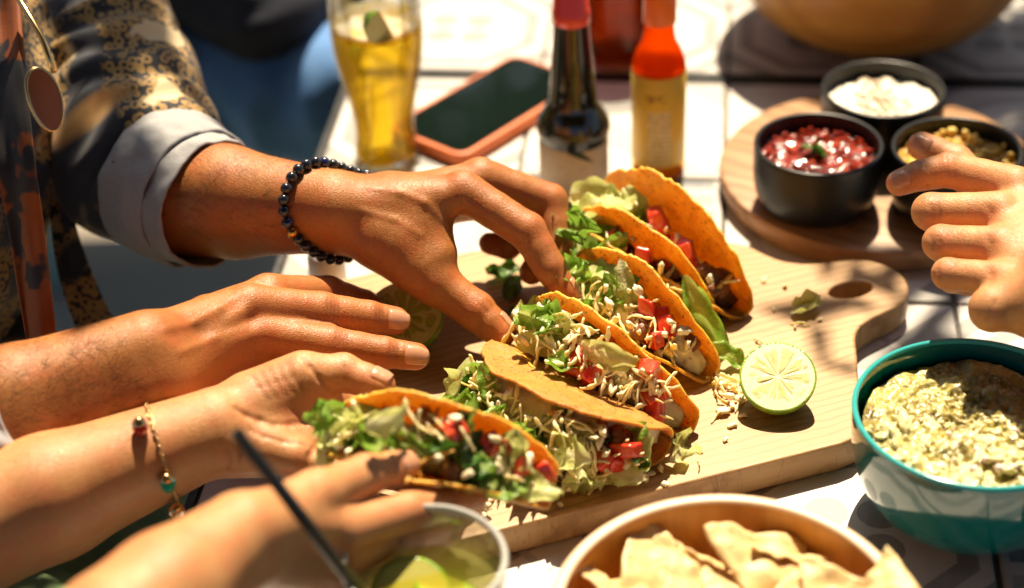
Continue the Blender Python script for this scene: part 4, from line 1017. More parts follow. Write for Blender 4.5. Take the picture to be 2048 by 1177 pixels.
t = NT('salsa'); co = t.coord(); t.set(color=t.mix(t.ramp(t.noise(co, 130, 4), [(.35, 0.), (.65, 1.)]), (0.13, 0.010, 0.005), (0.33, 0.045, 0.015)), rough=.14, coat=.5, normal=t.bump(t.vor(co, 190), .8, .003)); SALSA = t.m
sr = empty('salsa', SB['salsa'], label='chunky red tomato salsa with a green garnish', cat='dip')
link('sauce', mesh('sauce', *dip_surface(40, 35, 2.4, 8, .12, 24, 72, 1.5, .8), SALSA), sr)
SALD = varied('salsa_tomato', (0.22, 0.014, 0.006), (0.38, 0.05, 0.018), 150, .15, .3, 400)
DC = [mesh('tomato_dice', *dice(R_.uniform(1.8, 3.2), k + 80), SALD) for k in range(5)]
for k in range(70):
    a = rg2.uniform(0, 6.283); r = 38 * math.sqrt(rg2.random()); link('tomato_dice', DC[k % 5], sr, loc=(r * math.cos(a), r * math.sin(a), 36.2 + rg2.uniform(-.6, 1.4)), rot=rrot(rg2), scale=rg2.uniform(.6, 1.0))
for k in range(4): link('herb_garnish', LEAVES['d'][k], sr, loc=(rg2.uniform(-7, 4), rg2.uniform(-6, 5), 40.5), rot=rrot(rg2, .5), scale=.45)
CREAM = NT('sour_cream'); co = CREAM.coord(); sx_ = CREAM.noise(co, 70, 5); X = CREAM.sep(co)
spice = CREAM.math('MULTIPLY', CREAM.ramp(CREAM.math('ABSOLUTE', CREAM.math('ADD', X[0], .002)), [(0., 1.), (.020, 0.)]), CREAM.ramp(CREAM.noise(co, 420, 3), [(.36, 0.), (.5, 1.)]))
CREAM.set(color=CREAM.mix(spice, (0.80, 0.76, 0.64), (0.24, 0.13, 0.02)), rough=.35, sss=.2, ssss=.004); CREAM = CREAM.m
tag(obj('sour_cream', *dip_surface(40, 35, 5, 12, .09, 26, 72, 3), CREAM, loc=SB['cream']), 'white lumpy cream with a brown spice sprinkle', 'dip')
t = NT('relish'); co = t.coord(); t.set(color=t.mix(t.ramp(t.noise(co, 130, 4), [(.35, 0.), (.65, 1.)]), (0.34, 0.16, 0.02), (0.62, 0.36, 0.05)), rough=.35, normal=t.bump(t.vor(co, 220), .8, .003)); REL = t.m
sr = empty('relish', SB['corn'], label='yellow corn relish in the bowl behind the closed hand', cat='dip')
link('mash', mesh('mash', *dip_surface(40, 36, 3, 16, .12, 22, 64, 2), REL), sr)
CK = [mesh('corn_kernel', *blob(R_.uniform(2.6, 3.6), k + 90, .25, .25, 2), varied('corn%d' % k, (0.66, 0.40, 0.05), (0.74, 0.50, 0.12), 200, .35)) for k in range(3)]
for k in range(70):
    a = rg2.uniform(0, 6.283); r = 38 * math.sqrt(rg2.random()); link('corn_kernel', CK[k % 3], sr, loc=(r * math.cos(a), r * math.sin(a), 38.5 + rg2.uniform(-.6, 1.6)), rot=rrot(rg2), scale=rg2.uniform(.7, 1.0))

# ------------------------------------------------------------------ tortilla chips
t = NT('tortilla_chip'); co = t.coord(); n = t.noise(co, 60, 5); s2 = t.vor(co, 260)
c = t.mix(t.ramp(n, [(.3, 0.), (.7, 1.)]), (0.66, 0.46, 0.19), (0.74, 0.58, 0.30)); c = t.mix(t.ramp(s2, [(.12, .6), (.28, 0.)]), c, (0.46, 0.20, 0.04)); c = t.mix(t.ramp(t.noise(co, 42, 4), [(.5, 0.), (.7, .7)]), c, (0.44, 0.19, 0.035))
t.set(color=c, rough=.5, sss=.15, sssr=(1, .6, .25), ssss=.003, normal=t.bump(t.math('ADD', n, t.noise(co, 380, 3)), .4, .0012)); CHIP = t.m
def chip(L, seed):
    n = 22; v = []; f = []; idx = {}
    c = [np.array((L * .58 * math.cos(a), L * .58 * math.sin(a))) for a in (math.pi / 2, math.pi * 7 / 6, math.pi * 11 / 6)]
    for i in range(n + 1):
        for j in range(n + 1 - i):
            a, b = i / n, j / n; p = c[0] * a + c[1] * b + c[2] * (1 - a - b)
            e = min(a, b, 1 - a - b); p = p * (1 + .10 * nz((p[0], p[1], 0), .09, seed) - .10 * max(0, 1 - min(a + b, 1 - a, 1 - b) * 5)); 
            z = 4.0 * nz((p[0], p[1], 0), .05, seed) + 2.6 * nz((p[0], p[1], 0), .12, seed + 2) + .8 * nz((p[0], p[1], 0), .3, seed + 5) + .004 * (p[0] ** 2) * math.cos(seed) * 1.6 + .003 * p[1] ** 2
            idx[i, j] = len(v); v.append((p[0], p[1], z))
    for i in range(n):
        for j in range(n - i):
            f.append((idx[i, j], idx[i + 1, j], idx[i, j + 1]))
            if j < n - i - 1: f.append((idx[i + 1, j], idx[i + 1, j + 1], idx[i, j + 1]))
    return v, f
CH = [mesh('tortilla_chip', *chip(R_.uniform(46, 58), k * 1.7 + 1), CHIP) for k in range(6)]
def put_chip(k, px_, Z, rot, sc, label, group=None):
    q = at(*px_, Z); o = link('tortilla_chip', CH[k], loc=q, rot=E_(*rot), scale=sc); solidify(o, 1.5, 0); tag(o, label, 'chip', 'tortilla chips in the bowl')
put_chip(0, (1315, 1128), 52, (.30, .12, .35), 1.12, 'bubbly tortilla chip at the left side of the chip bowl')
put_chip(1, (1530, 1128), 58, (.42, -.06, 1.15), 1.2, 'large flat tortilla chip in the middle of the chip bowl')
put_chip(2, (1412, 1122), 50, (.75, .35, 2.0), .8, 'narrow tortilla chip standing in the chip bowl between two larger ones')
put_chip(3, (1560, 1105), 52, (.55, .1, 2.3), .85, 'tortilla chip leaning at the back of the chip bowl')
put_chip(4, (1660, 1182), 64, (.25, -.1, .55), .95, 'tortilla chip lying across the right part of the chip bowl')
put_chip(5, (1775, 1172), 72, (.25, -.28, -.25), .85, 'tortilla chip poking over the right rim of the chip bowl')
put_chip(2, (1245, 1185), 50, (.4, .35, 1.4), .95, 'tortilla chip at the left rim, cut by the picture edge')
put_chip(0, (1480, 1200), 60, (.25, 0, 2.6), 1.1, 'tortilla chip at the bottom centre edge of the picture')
put_chip(3, (1390, 1215), 56, (.2, .2, .2), 1.1, 'tortilla chip left of centre at the bottom picture edge')
put_chip(1, (1610, 1225), 60, (.2, -.2, 1.9), 1.1, 'tortilla chip right of centre at the bottom picture edge')
for k in range(9):
    a = k * .7; o = link('tortilla_chip', CH[k % 6], loc=(CB[0] + 38 * math.cos(a), CB[1] + 38 * math.sin(a), 14 + 2.6 * k), rot=E_(.3 * math.sin(k), .3 * math.cos(k * 2), k * 1.1), scale=.85); solidify(o, 2.2, 0)
    tag(o, 'tortilla chip buried lower in the chip bowl', 'chip', 'tortilla chips in the bowl')
# ------------------------------------------------------------------ people: skin
def skin_mat(name, base, dark, flush, hair=0.0, sss=0.22):
    t = NT(name); co = t.coord()
    big = t.noise(co, 28, 4, 0.6); fine = t.noise(co, 420, 4, 0.6)
    c = t.mix(t.ramp(big, [(0.32, 0.0), (0.72, 1.0)]), base, dark)
    c = t.mix(t.math('MULTIPLY', t.attr('flush'), 0.55), c, flush)
    c = t.mix(t.ramp(fine, [(0.35, 0.22), (0.6, 0.0)]), c, tuple(q * 0.62 for q in dark))
    c = t.mix(t.math('MULTIPLY', t.attr('crease'), .75), c, (dark[0] * .45, dark[1] * .30, dark[2] * .25))
    blot = t.noise(co, 75, 3, .6); c = t.mix(t.ramp(blot, [(.45, 0.), (.68, .45)]), c, flush)
    frk = t.vor(co, 95)
    c = t.mix(t.ramp(frk, [(0.05, 0.35), (0.11, 0.0)]), c, tuple(q * 0.45 for q in dark))
    pores = t.vor(t.mapp(co, (1, 1, 1)), 900, 'F1')
    lines = t.vor(t.mapp(co, (1.0, 1.7, 1.0), (0.3, 0.5, 0.9)), 520, 'DISTANCE_TO_EDGE')
    crease = t.noise(t.mapp(co, (1.6, 0.5, 1.0), (0.2, 0.4, 0.5)), 160, 5, 0.65)
    h = t.math('ADD', t.math('MULTIPLY', t.ramp(lines, [(0.0, 0.0), (0.16, 1.0)]), 0.35), t.math('ADD', t.math('MULTIPLY', pores, 0.25), t.math('MULTIPLY', crease, 0.55)))
    t.set(color=c, rough=t.ramp(fine, [(0.3, 0.36), (0.7, 0.56)]), spec=0.45, sss=sss, sssr=(1.0, 0.32, 0.14), ssss=0.0045, normal=t.bump(h, 0.42, 0.0006))
    t.b.subsurface_method = 'RANDOM_WALK'
    return t.m
SK_MAN = skin_mat('skin_tan', (0.43, 0.172, 0.046), (0.31, 0.106, 0.022), (0.45, 0.100, 0.030))
SK_WOM = skin_mat('skin_fair', (0.54, 0.275, 0.115), (0.44, 0.20, 0.073), (0.52, 0.15, 0.07))
SK_GUEST = skin_mat('skin_light', (0.60, 0.31, 0.13), (0.48, 0.22, 0.08), (0.58, 0.175, 0.08))
NAIL = NT('nail'); NAIL.set(color=(0.56, 0.27, 0.16), rough=0.25, sss=0.25, sssr=(1, .4, .25), ssss=0.003, coat=0.25); NAIL = NAIL.m

def J_px(d):
    return {k: ([(at(*a), at(*b), ra, rb) for a, b, ra, rb in v] if k == 'fill' else at(*v) if isinstance(v, tuple) else [at(*q) for q in v]) for k, v in d.items()}
def report(n, J):
    for k, v in J.items():
        if isinstance(v, list) and k != 'fill': print('HAND', n, k, [round(float(np.linalg.norm(v[i + 1] - v[i]))) for i in range(len(v) - 1)], 'from wrist', round(float(np.linalg.norm(v[0] - J['wrist']))))

# --- the man at the left: his left hand pinches a taco, his right hand hovers over the board
JL = J_px(dict(wrist=(668, 424, 100), thumb=[(762, 480, 90), (872, 566, 70), (952, 622, 57), (1016, 680, 44)],
               fill=[((800, 420, 102), (868, 520, 82), 15, 11), ((850, 400, 106), (882, 500, 86), 13, 8.5), ((780, 410, 100), (840, 440, 98), 19, 15), ((700, 432, 98), (800, 480, 90), 21, 17)],
               index=[(926, 382, 112), (1054, 462, 95), (1100, 536, 78), (1142, 606, 60)],
               middle=[(962, 356, 102), (1098, 404, 84), (1114, 494, 64), (1108, 566, 50)],
               ring=[(968, 372, 86), (1085, 430, 66), (1088, 512, 50), (1052, 560, 42)],
               little=[(958, 396, 74), (1050, 452, 60), (1016, 494, 52), (962, 484, 54)]))
JR = J_px(dict(wrist=(300, 728, 92), thumb=[(420, 650, 74), (490, 622, 58), (560, 620, 46), (620, 628, 40)],
               index=[(538, 590, 84), (655, 590, 66), (728, 612, 52), (775, 640, 42)],
               middle=[(500, 612, 92), (642, 624, 80), (738, 636, 71), (812, 645, 63)],
               ring=[(522, 668, 80), (660, 690, 71), (768, 706, 64), (854, 716, 58)],
               little=[(500, 716, 66), (590, 735, 54), (575, 765, 40), (540, 775, 34)]))
man = empty('person', at(-60, 500, -80), label='person at the left in a dark patterned shirt, both hands reaching over the tacos', cat='person')
BL = Body()
elbL = at(330, 392, 88)
dL = hand(BL, JL, 1.0, True, k_web=14, back=(0, .3, 1), forearm=forearm_limbs(JL['wrist'], elbL, 24, 33.5, (0, -.5, .85)) + [Limb(elbL, at(270, 350, 90), 33, 33)])
elbR = at(-150, 905, 70)
BL_R = Body()
dR = hand(BL_R, JR, 1.0, True, back=(0, -.6, .8), forearm=forearm_limbs(JR['wrist'], elbR, 24.5, 33, (0, .5, .85)))
report('man L', JL); report('man R', JR)
BL.draw([(735, 375), (800, 385), (850, 405), (885, 440)], 1.7, -.7); BL.draw([(720, 420), (790, 440), (840, 470)], 1.5, -.5)
BL.draw([(895, 430), (912, 450)], .7, .8); BL.draw([(898, 440), (918, 432)], .6, .6); BL.draw([(1030, 520), (1062, 505)], .6, .7)
BL.draw([(960, 590), (985, 612)], .6, .6); BL.draw([(950, 600), (975, 625)], .6, .6)
BL_R.draw([(330, 660), (390, 645), (440, 615), (475, 590)], 1.8, -.7); BL_R.draw([(360, 705), (430, 675), (490, 655)], 1.8, -.7)
BL_R.draw([(350, 668), (400, 660), (440, 645)], 4.0, 1.2)
armL = link('arm', BL.mesh('arm', VOX, SK_MAN), man, local=False); armL['label'] = 'left arm reaching to pinch a taco'
armR = link('arm', BL_R.mesh('arm', VOX, SK_MAN), man, local=False); armR['label'] = 'right arm with two fingers stretched over the board'
nail(armR, JR['middle'][3], JR['middle'][2], unit([.15, -.72, .62]), 7.4, NAIL, 12, BL_R)
nail(armR, JR['ring'][3], JR['ring'][2], unit([.15, -.72, .62]), 7.0, NAIL, 12, BL_R)
nail(armL, JL['thumb'][3], JL['thumb'][2], unit([.5, .45, .6]), 8.2, NAIL, 12, BL)
nail(armL, JL['index'][3], JL['index'][2], unit([.75, .2, .5]), 7.2, NAIL, 11, BL)

# --- the woman in front: both hands hold a taco
JWL = J_px(dict(wrist=(428, 862, 68), thumb=[(515, 806, 76), (606, 752, 86), (686, 746, 84), (780, 778, 78)],
                fill=[((505, 818, 72), (612, 770, 78), 22, 17), ((500, 862, 58), (622, 848, 56), 21, 16), ((475, 892, 54), (588, 908, 52), 19, 15), ((560, 800, 66), (650, 800, 60), 18, 13)],
                index=[(640, 806, 58), (740, 812, 46), (810, 850, 42), (860, 880, 44)],
                middle=[(632, 846, 56), (745, 866, 40), (820, 890, 38), (880, 905, 42)],
                ring=[(612, 886, 57), (720, 918, 42), (790, 935, 40), (850, 940, 44)],
                little=[(586, 918, 60), (676, 946, 50), (730, 955, 46), (780, 958, 46)]))
JWR = J_px(dict(wrist=(476, 1086, 120), thumb=[(545, 1040, 122), (632, 990, 116), (732, 950, 106), (824, 930, 96)],
                index=[(690, 1062, 98), (815, 1024, 88), (893, 1008, 78), (966, 990, 68)],
                middle=[(690, 1100, 84), (815, 1070, 62), (890, 1040, 50), (945, 1020, 42)],
                ring=[(672, 1130, 74), (790, 1112, 54), (860, 1085, 44), (915, 1060, 38)],
                little=[(646, 1152, 66), (745, 1142, 50), (805, 1120, 42), (850, 1095, 38)]))
woman = empty('person', at(0, 1177, -60), label='person in front with a thin charm bracelet, holding up a taco in both hands', cat='person')
BW = Body()
hand(BW, JWL, 0.90, False, back=(0, .3, -1), forearm=forearm_limbs(JWL['wrist'], at(-120, 1085, 42), 23.5, 35, (.2, -.55, .8)), thick=0.95, k_web=15)
BW2 = Body()
hand(BW2, JWR, 0.88, False, back=(0, -1, .2), forearm=forearm_limbs(JWR['wrist'], at(230, 1290, 118), 22, 30, (.2, -.3, .9)), thick=0.95)
report('wom L', JWL); report('wom R', JWR)
BW.draw([(470, 818), (492, 832), (520, 842), (548, 850), (580, 850), (612, 844), (645, 832)], 1.1, 1.1); BW.draw([(500, 860), (530, 874), (565, 884), (610, 890)], 1.0, .7)
BW.draw([(606, 716), (620, 735), (638, 758), (656, 780)], 1.1, 1.0); BW.draw([(614, 932), (618, 912), (628, 898), (648, 886), (672, 882), (698, 884)], 1.2, 1.1)
BW.draw([(645, 930), (652, 912), (668, 900), (700, 892)], 1.1, .9); BW.draw([(456, 900), (461, 918), (458, 940)], 1.0, .7); BW.draw([(474, 880), (481, 905), (479, 930)], 1.0, .6)
BW.draw([(684, 714), (690, 735), (690, 756)], .9, .6)
for q in range(5): BW.draw([(505 + q * 17, 752 - q * 6), (518 + q * 17, 775 - q * 5), (536 + q * 17, 800 - q * 5)], 1.3, .45)
armWL = link('arm', BW.mesh('arm', VOX, SK_WOM), woman, local=False); armWL['label'] = 'left arm with palm turned up under the taco'
armWR = link('arm', BW2.mesh('arm', VOX * 1.3, SK_WOM), woman, local=False); armWR['label'] = 'right arm with the thumb on the taco'
nail(armWL, JWL['thumb'][3], JWL['thumb'][2], unit([.2, .1, 1]), 6.6, NAIL, 10, BW)
nail(armWR, JWR['thumb'][3], JWR['thumb'][2], unit([-.15, -.6, .75]), 6.8, NAIL, 11, BW2)

# --- the guest at the right: a loosely closed hand
JG = J_px(dict(wrist=(2120, 598, 112), thumb=[(2060, 520, 92), (1975, 392, 98), (1910, 326, 106), (1826, 284, 114)],
               fill=[((2040, 600, 110), (1985, 618, 108), 17, 14), ((2060, 480, 112), (2020, 520, 112), 20, 18)],
               index=[(2030, 372, 128), (1900, 340, 122), (1838, 352, 118), (1778, 374, 114)],
               middle=[(1998, 424, 124), (1862, 424, 118), (1880, 446, 96), (1945, 460, 90)],
               ring=[(2000, 492, 120), (1882, 486, 114), (1895, 505, 92), (1955, 520, 88)],
               little=[(2008, 560, 116), (1896, 548, 110), (1905, 560, 92), (1955, 575, 86)]))
guest = empty('person', at(2120, 640, -60), label='person at the right edge with a loosely closed hand in front of the dip bowls', cat='person')
BG = Body()
hand(BG, JG, 0.94, False, fr=1.2, back=(.2, -1, .4), forearm=forearm_limbs(JG['wrist'], at(2420, 770, 112), 25, 32, (0, 1, 0)))
report('guest', JG)
for yy in (410, 472, 534): BG.draw([(1862, yy), (1868, yy + 14), (1866, yy + 26)], .8, .8); BG.draw([(1875, yy), (1880, yy + 14), (1878, yy + 26)], .7, .6); BG.draw([(1975, yy + 2), (1985, yy + 16), (1984, yy + 30)], 1.2, .5)
BG.draw([(1905, 318), (1912, 352)], .7, .8); BG.draw([(1895, 318), (1900, 350)], .6, .6); BG.draw([(1850, 335), (1856, 372)], .6, .7); BG.draw([(1990, 600), (1975, 640)], .8, .7)
armG = link('arm', BG.mesh('arm', VOX * 1.2, SK_GUEST), guest, local=False)
nail(armG, JG['thumb'][3], JG['thumb'][2], unit([-.5, -.6, .6]), 6.6, NAIL, 10, BG)
nail(armG, JG['index'][3], JG['index'][2], unit([-.2, -.6, .8]), 6.2, NAIL, 9.5, BG)

# fine dark hair on the man's forearms
HAIR = simple('dark_hair', (0.035, 0.016, 0.007), .5)
def arm_hair(body, arm, w, e, n, seed, t0=.08, t1=1.0):
    rg = np.random.default_rng(seed); w = np.array(w); e = np.array(e); ax = unit(w - e); V = []; Fc = []
    ref = unit(np.cross(ax, [0.3, .2, 1])); sd = np.cross(ax, ref); ts = np.linspace(10, 60, 101)
    for _ in range(n):
        a = rg.uniform(0, 6.283); c = w + (e - w) * (t0 + (t1 - t0) * rg.random()); d = ref * math.cos(a) + sd * math.sin(a)
        if d @ np.array([0, .2, 1]) < -.55: continue
        f = body.field(c + ts[:, None] * d); i = np.argmax(f > 0)
        if i == 0: continue
        p0 = c + d * (ts[i] - .4); L = rg.uniform(5, 13); t_ = unit(ax * .8 + np.cross(ax, d) * rg.normal(0, .45) + d * rg.uniform(.12, .4)); m_ = p0 + t_ * L * .55 + d * .6; q = p0 + t_ * L + d * rg.uniform(-.8, .4)
        b = unit(np.cross(t_, d)) * .085; o = len(V); V += [p0 - b, p0 + b, m_ + b * .8, m_ - b * .8, q]; Fc += [(o, o + 1, o + 2, o + 3), (o + 3, o + 2, o + 4)]
    tag(obj('arm_hair', V, Fc, HAIR, arm, local=False), kind='stuff')
arm_hair(BL, armL, JL['wrist'], elbL, 1500, 1, .12); arm_hair(BL_R, armR, JR['wrist'], elbR, 1900, 2)
# ------------------------------------------------------------------ clothes and bracelets
t = NT('patterned_shirt'); co = t.coord(); 
big = t.noise(co, 7.5, 2, .5, .6); v1 = t.vor(co, 170)
spot = t.math('MULTIPLY', t.math('GREATER_THAN', v1, .26), t.math('LESS_THAN', v1, .60))
leo = t.mix(spot, (0.012, 0.013, 0.017), (0.36, 0.22, 0.07)); leo = t.mix(t.ramp(t.noise(co, 30, 2), [(.62, 0.), (.66, 1.)]), leo, (0.62, 0.50, 0.30))
dk = t.mix(t.noise(co, 300, 2), (0.014, 0.018, 0.030), (0.030, 0.036, 0.052))
c = t.mix(t.ramp(big, [(.46, 0.), (.49, 1.)]), dk, leo)
fl_ = t.noise(t.mapp(co, loc=(3.1, 1.2, .4)), 6.0, 2, .5, 1.0); pet = t.mix(t.noise(co, 35, 3), (0.60, 0.20, 0.025), (0.70, 0.50, 0.20))
c = t.mix(t.ramp(fl_, [(.60, 0.), (.625, 1.)]), c, pet)
t.set(color=c, rough=.75, sheen=.2, normal=t.bump(t.noise(co, 900, 2), .2, .0005)); SHIRT = t.m
t = NT('grey_marl_cuff'); co = t.coord(); t.set(color=t.mix(t.noise(co, 350, 3), (0.27, 0.275, 0.29), (0.37, 0.375, 0.39)), rough=.85, normal=t.bump(t.noise(co, 1100, 2), .4, .0008)); CUFF = t.m
def ripple(m, amp, axis, wl, seed, amp2=2.0):
    """push cloth in and out in folds running across the limb axis"""
    n = len(m.vertices); ax = Vector(axis).normalized()
    nm = [v.normal.copy() for v in m.vertices]
    for v, q in zip(m.vertices, nm):
        p = v.co / MM; s = p.dot(ax)
        w = math.sin(s / wl * 6.283 + 3.0 * nz(p, .02, seed)) * (0.5 + nz(p, .013, seed + 4)) + .6 * nz(p, .035, seed + 7)
        v.co += q * (amp * w + amp2 * nz(p, .011, seed + 2)) * MM
    m.update()
SV = Body()
e1 = at(335, 365, 92); e2 = at(225, 190, 110); e3 = at(120, -40, 150)
SV.add([Limb(e1, at(270, 310, 92), 45, 56), Limb(at(270, 310, 92), e2, 58, 58), Limb(e2, e3, 58, 64)], 14, 10)
sm = SV.mesh('shirt_sleeve', 2.6, SHIRT); ripple(sm, 3.6, unit(e1 - e3), 26, 3)
o = link('sleeve', sm, man, local=False)
# torso and open shirt front at the left edge
TB = Body(); TB.add([Limb(at(-330, 720, -40), at(-260, 260, 120), 120, 125), Limb(at(-260, 260, 120), e3, 110, 62)], 30, 20)
tm_ = TB.mesh('shirt_body', 4.5, SHIRT); ripple(tm_, 5, (0, .3, 1), 60, 8, 5); link('shirt_body', tm_, man, local=False)
def strip(pts_a, pts_b, n, mat, name, parent, amp=3, seed=1, th=1.6):
    v = []; f = []; A = spline_prof(pts_a, 8); Bp = spline_prof(pts_b, 8); L = min(len(A), len(Bp))
    for i in range(L):
        for j in range(n):
            w = j / (n - 1); p = np.array(A[i]) * (1 - w) + np.array(Bp[i]) * w; k = amp * (nz((i * .15, w * 2.5, 0), 1, seed) + .5 * math.sin(w * 9 + i * .1))
            v.append(p + np.array([.3, -.8, .5]) * k)
    for i in range(L - 1):
        for j in range(n - 1): a = i * n + j; f.append((a, a + n, a + n + 1, a + 1))
    o = obj(name, v, f, mat, parent, local=False); solidify(o, th, 0); return o
t = NT('orange_print'); co = t.coord(); n_ = t.noise(co, 16, 4, .6, .8)
t.set(color=t.mix(t.ramp(t.noise(t.mapp(co, loc=(2, 1, 5)), 22, 3), [(.47, 0.), (.50, 1.)]), t.mix(t.ramp(n_, [(.3, 0.), (.7, 1.)]), (0.30, 0.075, 0.010), (0.15, 0.030, 0.006)), (0.02, 0.018, 0.022)), rough=.7, normal=t.bump(t.noise(co, 900, 2), .2, .0005)); OR_ = t.m
DK_ = varied('dark_lining', (0.010, 0.011, 0.014), (0.03, 0.03, 0.034), 60, .8)
strip([at(-40, -30, 250), at(-30, 150, 215), at(-10, 330, 175), at(20, 480, 130), at(60, 720, 70)], [at(38, -30, 255), at(52, 150, 222), at(72, 330, 182), at(92, 480, 136), at(118, 720, 74)], 10, OR_, 'shirt_front', man, 7, 2)
strip([at(50, -30, 160), at(70, 200, 118), at(95, 400, 70), at(120, 560, 30), at(170, 700, -10)], [at(110, -30, 165), at(125, 200, 120), at(140, 400, 75), at(190, 560, 25), at(260, 700, -20)], 8, SHIRT, 'shirt_front', man, 3, 5)
strip([at(95, 420, 40), at(130, 520, 20), at(160, 600, 5), at(210, 680, -20)], [at(125, 410, 44), at(165, 510, 24), at(200, 590, 8), at(240, 660, -16)], 5, OR_, 'shirt_hem', man, 2, 9)
strip([at(-60, 260, 60), at(-50, 450, 30), at(-40, 620, 0), at(-30, 800, -40)], [at(20, 260, 66), at(40, 450, 34), at(50, 620, 4), at(70, 800, -36)], 6, DK_, 'shirt_lining', man, 2, 12)
# rolled cuff round the forearm
def cuff(c0, c1, r0, r1, mat, parent, th=5, tilt=(0, 0, 0), name='cuff', seed=0, sx=1.0):
    c0 = Vector(c0); c1 = Vector(c1); ax = (c1 - c0).normalized(); up = Vector((0, .4, 1)); up = (up - ax * up.dot(ax)).normalized(); sd = ax.cross(up)
    v = []; f = []; m = 90; n = 12
    for i in range(n):
        tt = i / (n - 1)
        for j in range(m):
            a = 2 * math.pi * j / m; R = r0 + (r1 - r0) * tt + .8 * math.sin(tt * math.pi) + 2.2 * nz((math.cos(a) * 2 + tt, math.sin(a) * 2, tt * 2), 1.2, seed) + 1.5 * math.sin(a * 3 + tt * 5 + seed) * nz((math.cos(a), math.sin(a), tt), 1.5, seed + 2) + 1.3 * nz((math.cos(a) * 5, math.sin(a) * 5, tt * 4), 1.2, seed) + .8 * nz((math.cos(a) * 11, math.sin(a) * 11, tt * 5), 1.2, seed + 3)
            p = c0 + (c1 - c0) * tt + (up * math.cos(a) + sd * math.sin(a) * sx) * R + ax * (2.5 * nz((math.cos(a), math.sin(a), 7), 1.5, seed))
            v.append(p)
    for i in range(n - 1):
        for j in range(m): a = i * m + j; b = i * m + (j + 1) % m; f.append((a, b, b + m, a + m))
    o = obj(name, v, f, mat, parent, local=False); solidify(o, th, 0); subsurf(o, 1); return o
cuff(at(322, 358, 92), at(398, 398, 92), 48, 44.5, CUFF, man, 2.6, seed=3)
cuff(at(350, 378, 91), at(428, 410, 93), 42.5, 41, CUFF, man, 2.2, seed=8)
cuff(at(-90, 890, 74), at(-10, 845, 78), 38, 35, varied('blue_grey_cuff', (.42, .46, .52), (.55, .58, .62), 200, .85), man, 4, seed=5)
# sunglasses hung on the shirt front
LENS = NT('brown_lens'); LENS.set(color=(0.14, 0.04, 0.010), rough=.22, coat=.2, spec=.3); LENS = LENS.m
GOLD = simple('gold_wire', (0.75, 0.50, 0.22), .22, metal=1.0)
sg = empty('sunglasses', at(80, 190, 225), label='brown sunglasses hanging on the shirt front at the left edge', cat='sunglasses')
c = at(90, 200, 215); X_ = unit(RIGHT * .5 + fwd * .35); Y_ = unit(UPV - X_ * (UPV @ X_)); Z_ = np.cross(X_, Y_)
ring = [c + X_ * 9.5 * math.cos(a) * (1 + .1 * math.sin(a)) + Y_ * 17 * math.sin(a) + X_ * -4 * math.sin(a) for a in np.linspace(0, 2 * math.pi, 37)]
v = [c] + ring[:-1]; f = [(0, 1 + i, 1 + (i + 1) % 36) for i in range(36)]
o = obj('lens', v, f, LENS, sg, local=False, smooth=False); solidify(o, 2, 0)
tv, tf = tube(ring, 1.1, 8, cap=False); obj('frame', tv, tf, GOLD, sg, local=False)
tv, tf = tube([c + Y_ * 16 + X_ * 5, c + Y_ * 36 + X_ * 2 - Z_ * 10, c + Y_ * 75 - X_ * 14 - Z_ * 30], 1.8, 8); obj('temple', tv, tf, GOLD, sg, local=False)

# beaded bracelet
BEAD = NT('black_bead'); BEAD.set(color=(0.012, 0.014, 0.022), rough=.16, coat=.5); BEAD = BEAD.m
GB_ = simple('gold_bead', (.55, .30, .07), .25, metal=1.0); BLU = simple('blue_bead', (.010, .016, .07), .14, coat=.5)
def sphere_mesh(name, r, mat): v, f = icos(3); return mesh(name, v * r, f, mat)
BM = [sphere_mesh('bead', 3.6, BEAD), sphere_mesh('bead', 3.6, GB_), sphere_mesh('bead', 3.6, BLU)]
def ring_on(body, c, ax, n, gap, ref):
    """points on the limb surface around an axis"""
    ax = unit(ax); ref = np.array(ref); ref = unit(ref - ax * (ref @ ax)); sd = np.cross(ax, ref); out = []
    for k in range(n):
        a = 2 * math.pi * k / n; d = ref * math.cos(a) + sd * math.sin(a)
        ts = np.linspace(5, 60, 111); fld = body.field(c + ts[:, None] * d)
        i = np.argmax(fld > gap); out.append(c + d * ts[i])
    return out
bx = unit(JL['wrist'] - elbL)
bc = at(655, 424, 100)
bax = unit(bx - fwd * .5)
pts = ring_on(BL, bc, bax, 72, 2.8, (0, -.5, .8))
per = sum(np.linalg.norm(np.array(pts[i]) - pts[i - 1]) for i in range(72)); nb = int(per / 7.0)
br = empty('bead_bracelet', bc, label='bracelet of shiny black and blue beads on the man\'s wrist', cat='bracelet')
acc = 0; k = 0; prev = None
for i in range(72 * 4):
    a = i / 4; p = np.array(pts[int(a) % 72]) * (1 - a % 1) + np.array(pts[(int(a) + 1) % 72]) * (a % 1)
    if prev is not None: acc += np.linalg.norm(p - prev)
    prev = p
    if acc >= k * per / nb and k < nb:
        link('bead', BM[1 if k in (5,) else 2 if k % 9 == 4 else 0], br, loc=p, local=False); k += 1
